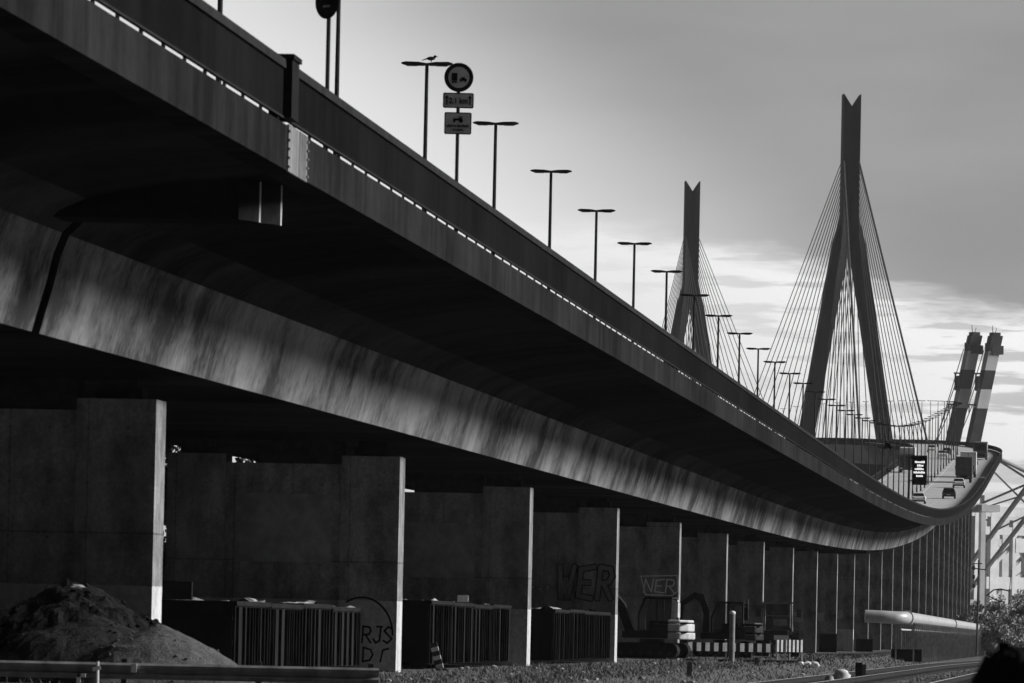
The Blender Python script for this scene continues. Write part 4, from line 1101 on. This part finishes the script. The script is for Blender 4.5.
# ------------------------------------------------------------------ harbour cranes
def make_raised_crane(label, px, y, sc=1.0):
    x = PX(px, 445, y)
    c = thing('container_crane', label, 'crane', (x, y, 0), R(24))
    tip = Vector((17.5 * sc * .55, -6, 105.5)); root = Vector((0, 0, 46))
    d = (tip - root); n_ = 7
    bands = [(0, .58, 'crane'), (.58, .69, 'cranelight'), (.69, .80, 'crane'), (.80, .91, 'cranelight'), (.91, 1.0, 'crane')]
    m = MB()
    for a, b_, mt in bands:
        m.use(M[mt]); p0 = root + d * a; p1 = root + d * b_
        wa = 2.1
        m.add([p0 + Vector((-wa, -1.6, 0)), p0 + Vector((wa, -1.6, 0)), p0 + Vector((wa, 1.6, 0)), p0 + Vector((-wa, 1.6, 0)), p1 + Vector((-wa, -1.6, 0)), p1 + Vector((wa, -1.6, 0)), p1 + Vector((wa, 1.6, 0)), p1 + Vector((-wa, 1.6, 0))],
              [(0, 1, 2, 3), (4, 5, 6, 7), (0, 1, 5, 4), (1, 2, 6, 5), (2, 3, 7, 6), (3, 0, 4, 7)])
    bo = m.build('boom', None, c)
    m = MB(); p = root + d * .96
    m.box(p + Vector((.3, 0, 1)), (2.8, 3, 5)); m.box(p + Vector((.7, 0, -2.5)), (4.4, 3.2, 3)); m.tube(p + Vector((-.5, 0, 3)), p + Vector((-.8, 0, 6)), .15, .1, 5); m.tube(p + Vector((.3, 0, 3)), p + Vector((.9, 0, 5)), .12, .1, 5)
    m.box(p + Vector((-2.2, 0, -1.5)), (1.6, 2, 2.6)); m.build('boom_tip', M['crane'], bo)
    m = MB()
    for f_ in (.60, .78):
        p = root + d * f_; m.box(p + Vector((-3.4, 0, 0)), (3.2, .6, .5)); m.box(p + Vector((-4.6, 0, -1.5)), (.3, .3, 3))
    m.box(root + d * .74 + Vector((-2.9, 0, -1)), (1.6, 2.4, 5)); m.build('boom_platform', M['crane'], bo)
    for q in range(3):
        m = MB(); m.tube(root + d * (.60 + .16 * q) + Vector((-2.4, 1.7, 0)), root + Vector((-8 + q, 3, 4)), .16, .16, 5); m.build('boom_stay', M['crane'], c)
    for sx in (-9, 9):
        for sy in (0, 24):
            m = MB(); m.box((sx, sy, 23), (1.8, 1.8, 46)); m.build('leg', M['cranelight'], c)
    m = MB(); m.box((0, 0, 14), (18, 1.4, 2)); m.box((0, 24, 14), (18, 1.4, 2)); m.box((0, 12, 46), (7, 70, 2.4)); m.box((0, 0, 47), (20, 2, 2)); m.build('portal_beam', M['cranelight'], c)
    m = MB(); m.tube((-4, 8, 46), (0, 6, 66), .7, .6, 6); m.tube((4, 8, 46), (0, 6, 66), .7, .6, 6); m.tube((0, 40, 47), (0, 6, 66), .4, .4, 6); m.build('top_frame', M['crane'], c)
    return c
make_raised_crane('left one of the twin banded crane booms raised beside the near pylon', 940, 2330)
make_raised_crane('right one of the twin banded crane booms raised beside the near pylon', 960.5, 2330)
# pale gantry with legs and braces beyond the last pier
gy = 3300.0
GA = R(42); gc = thing('container_crane', 'pale hazy gantry crane with braced legs at the right edge behind the trees', 'crane', (PX(1000, 560, gy), gy, 0), GA)
def gx(px): return (PX(px, 560, gy) - gc.location.x) / math.cos(GA)
def gz(py, px=1000):
    return CZ + (289 - ((py - 341.5) - ROLL * (px - 512))) * gy / FPX
for px, wd, t_, b_ in ((972.5, 5.0, 505, 650), (991, 9.5, 512, 650), (1013, 5, 520, 650), (1030, 9, 500, 650)):
    m = MB(); m.box((gx(px), 0, gz(t_) / 2), (wd * gy / FPX, 2.5, gz(t_))); m.build('leg', M['cranelight'], gc)
m = MB(); m.box((gx(1004), 0, gz(512)), (108 * gy / FPX, 2.2, 10 * gy / FPX)); m.box((gx(1004), 0, gz(531)), (89 * gy / FPX, 2.0, 8 * gy / FPX)); m.box((gx(1010), 0, gz(583)), (70 * gy / FPX, 2.0, 12 * gy / FPX)); m.build('portal_beam', M['cranelight'], gc)
m = MB()
for (xa, ya_, xb, yb_, r_) in ((986, 575, 1030, 528, 1.0), (1000, 592, 1035, 565, .8), (975, 545, 995, 520, .6), (1012, 525, 1040, 590, .7)):
    m.tube((gx(xa), 1.3, gz(ya_)), (gx(xb), 1.3, gz(yb_)), r_, r_, 6)
m.build('brace', M['cranelight'], gc)
m = MB(); rr = random.Random(2)
m.box((gx(1020), 0, gz(545)), (16 * gy / FPX, 3, 14 * gy / FPX)); m.box((gx(983), 0, gz(500)), (9 * gy / FPX, 3, 8 * gy / FPX)); m.build('machinery_house', M['cranelight'], gc)
dup(gc, (PX(1012, 560, 3700), 3700, 0), GA - R(6), 'second pale hazy gantry crane farther back at the right edge')
# slanting jibs of a crane resting low, right of the bend
jc = thing('lattice_crane', 'slanting dark crane jibs and stays crossing at the right edge beside the bend', 'crane', (PX(1010, 520, 2600), 2600, 0))
jy = 2600.0
def J(px, py, dy_=0): return Vector((PX(px, py, jy) - jc.location.x, dy_, CZ + (289 - ((py - 341.5) - ROLL * (px - 512))) * jy / FPX))
for (xa, ya_, xb, yb_, r_, nm) in ((978, 448, 1060, 489, .75, 'jib'), (990, 455, 1060, 500, .5, 'stay'), (984, 462, 1050, 528, .4, 'stay'), (978, 505, 1060, 470, .5, 'stay'), (970, 512, 1050, 487, .35, 'stay'), (962, 575, 1045, 462, 1.1, 'jib'), (962, 600, 1050, 486, 1.0, 'jib'), (996, 530, 1060, 500, .4, 'stay')):
    m = MB(); m.tube(J(xa, ya_), J(xb, yb_), r_, r_, 6); m.build(nm, M['cranehaze'], jc)
m = MB(); m.box(J(1035, 590) * 1.0, (3, 3, 2)); m.tube(J(1036, 650), J(1036, 480), 1.6, 1.2, 8); m.build('tower', M['cranehaze'], jc)
# overhead line mast with insulators
om = thing('signal_mast', 'thin dark mast with cross arms right of the last pier above the bushes', 'mast', (PX(979, 600, 640), 640, 0))
def O(px, py): return Vector((PX(px, py, 640) - om.location.x, 0, CZ + (289 - ((py - 341.5) - ROLL * (px - 512))) * 640 / FPX))
m = MB(); m.tube(O(976, 655), O(978.5, 560), .12, .08, 8); m.build('mast', M['darksteel'], om)
m = MB(); m.tube(O(971, 564), O(982, 563.5), .05, .05, 6); m.tube(O(971.5, 568), O(986, 570), .06, .06, 6)
for q in range(3): m.tube(O(973.5, 566 + q * 9), O(973.5, 570 + q * 9), .12, .12, 8)
m.build('cross_arm', M['darksteel'], om)
m = MB(); m.path([O(986, 596), O(993, 590), O(1000, 589), O(1009, 591)], .07, 6); m.path([O(988, 596), O(998, 601), O(1004, 602)], .06, 6); m.tube(O(1008, 604), O(1011, 570), .05, .04, 6); m.build('bracket_arm', M['darksteel'], om)

# ------------------------------------------------------------------ haze
hz = MB(); hz.box((0, 2000, 80), (4900, 4200, 162))
hzo = hz.build('haze', None); hzo.data.materials.clear()
hm = bpy.data.materials.new('haze_air'); hm.use_nodes = True; hm.node_tree.nodes.clear()
pv = hm.node_tree.nodes.new('ShaderNodeVolumePrincipled'); pv.inputs['Color'].default_value = (.95, .95, .95, 1); pv.inputs['Density'].default_value = HAZE_DENSITY; pv.inputs['Anisotropy'].default_value = 0.2
oo = hm.node_tree.nodes.new('ShaderNodeOutputMaterial'); hm.node_tree.links.new(pv.outputs[0], oo.inputs['Volume'])
hzo.data.materials.append(hm); tag(hzo, kind='stuff')
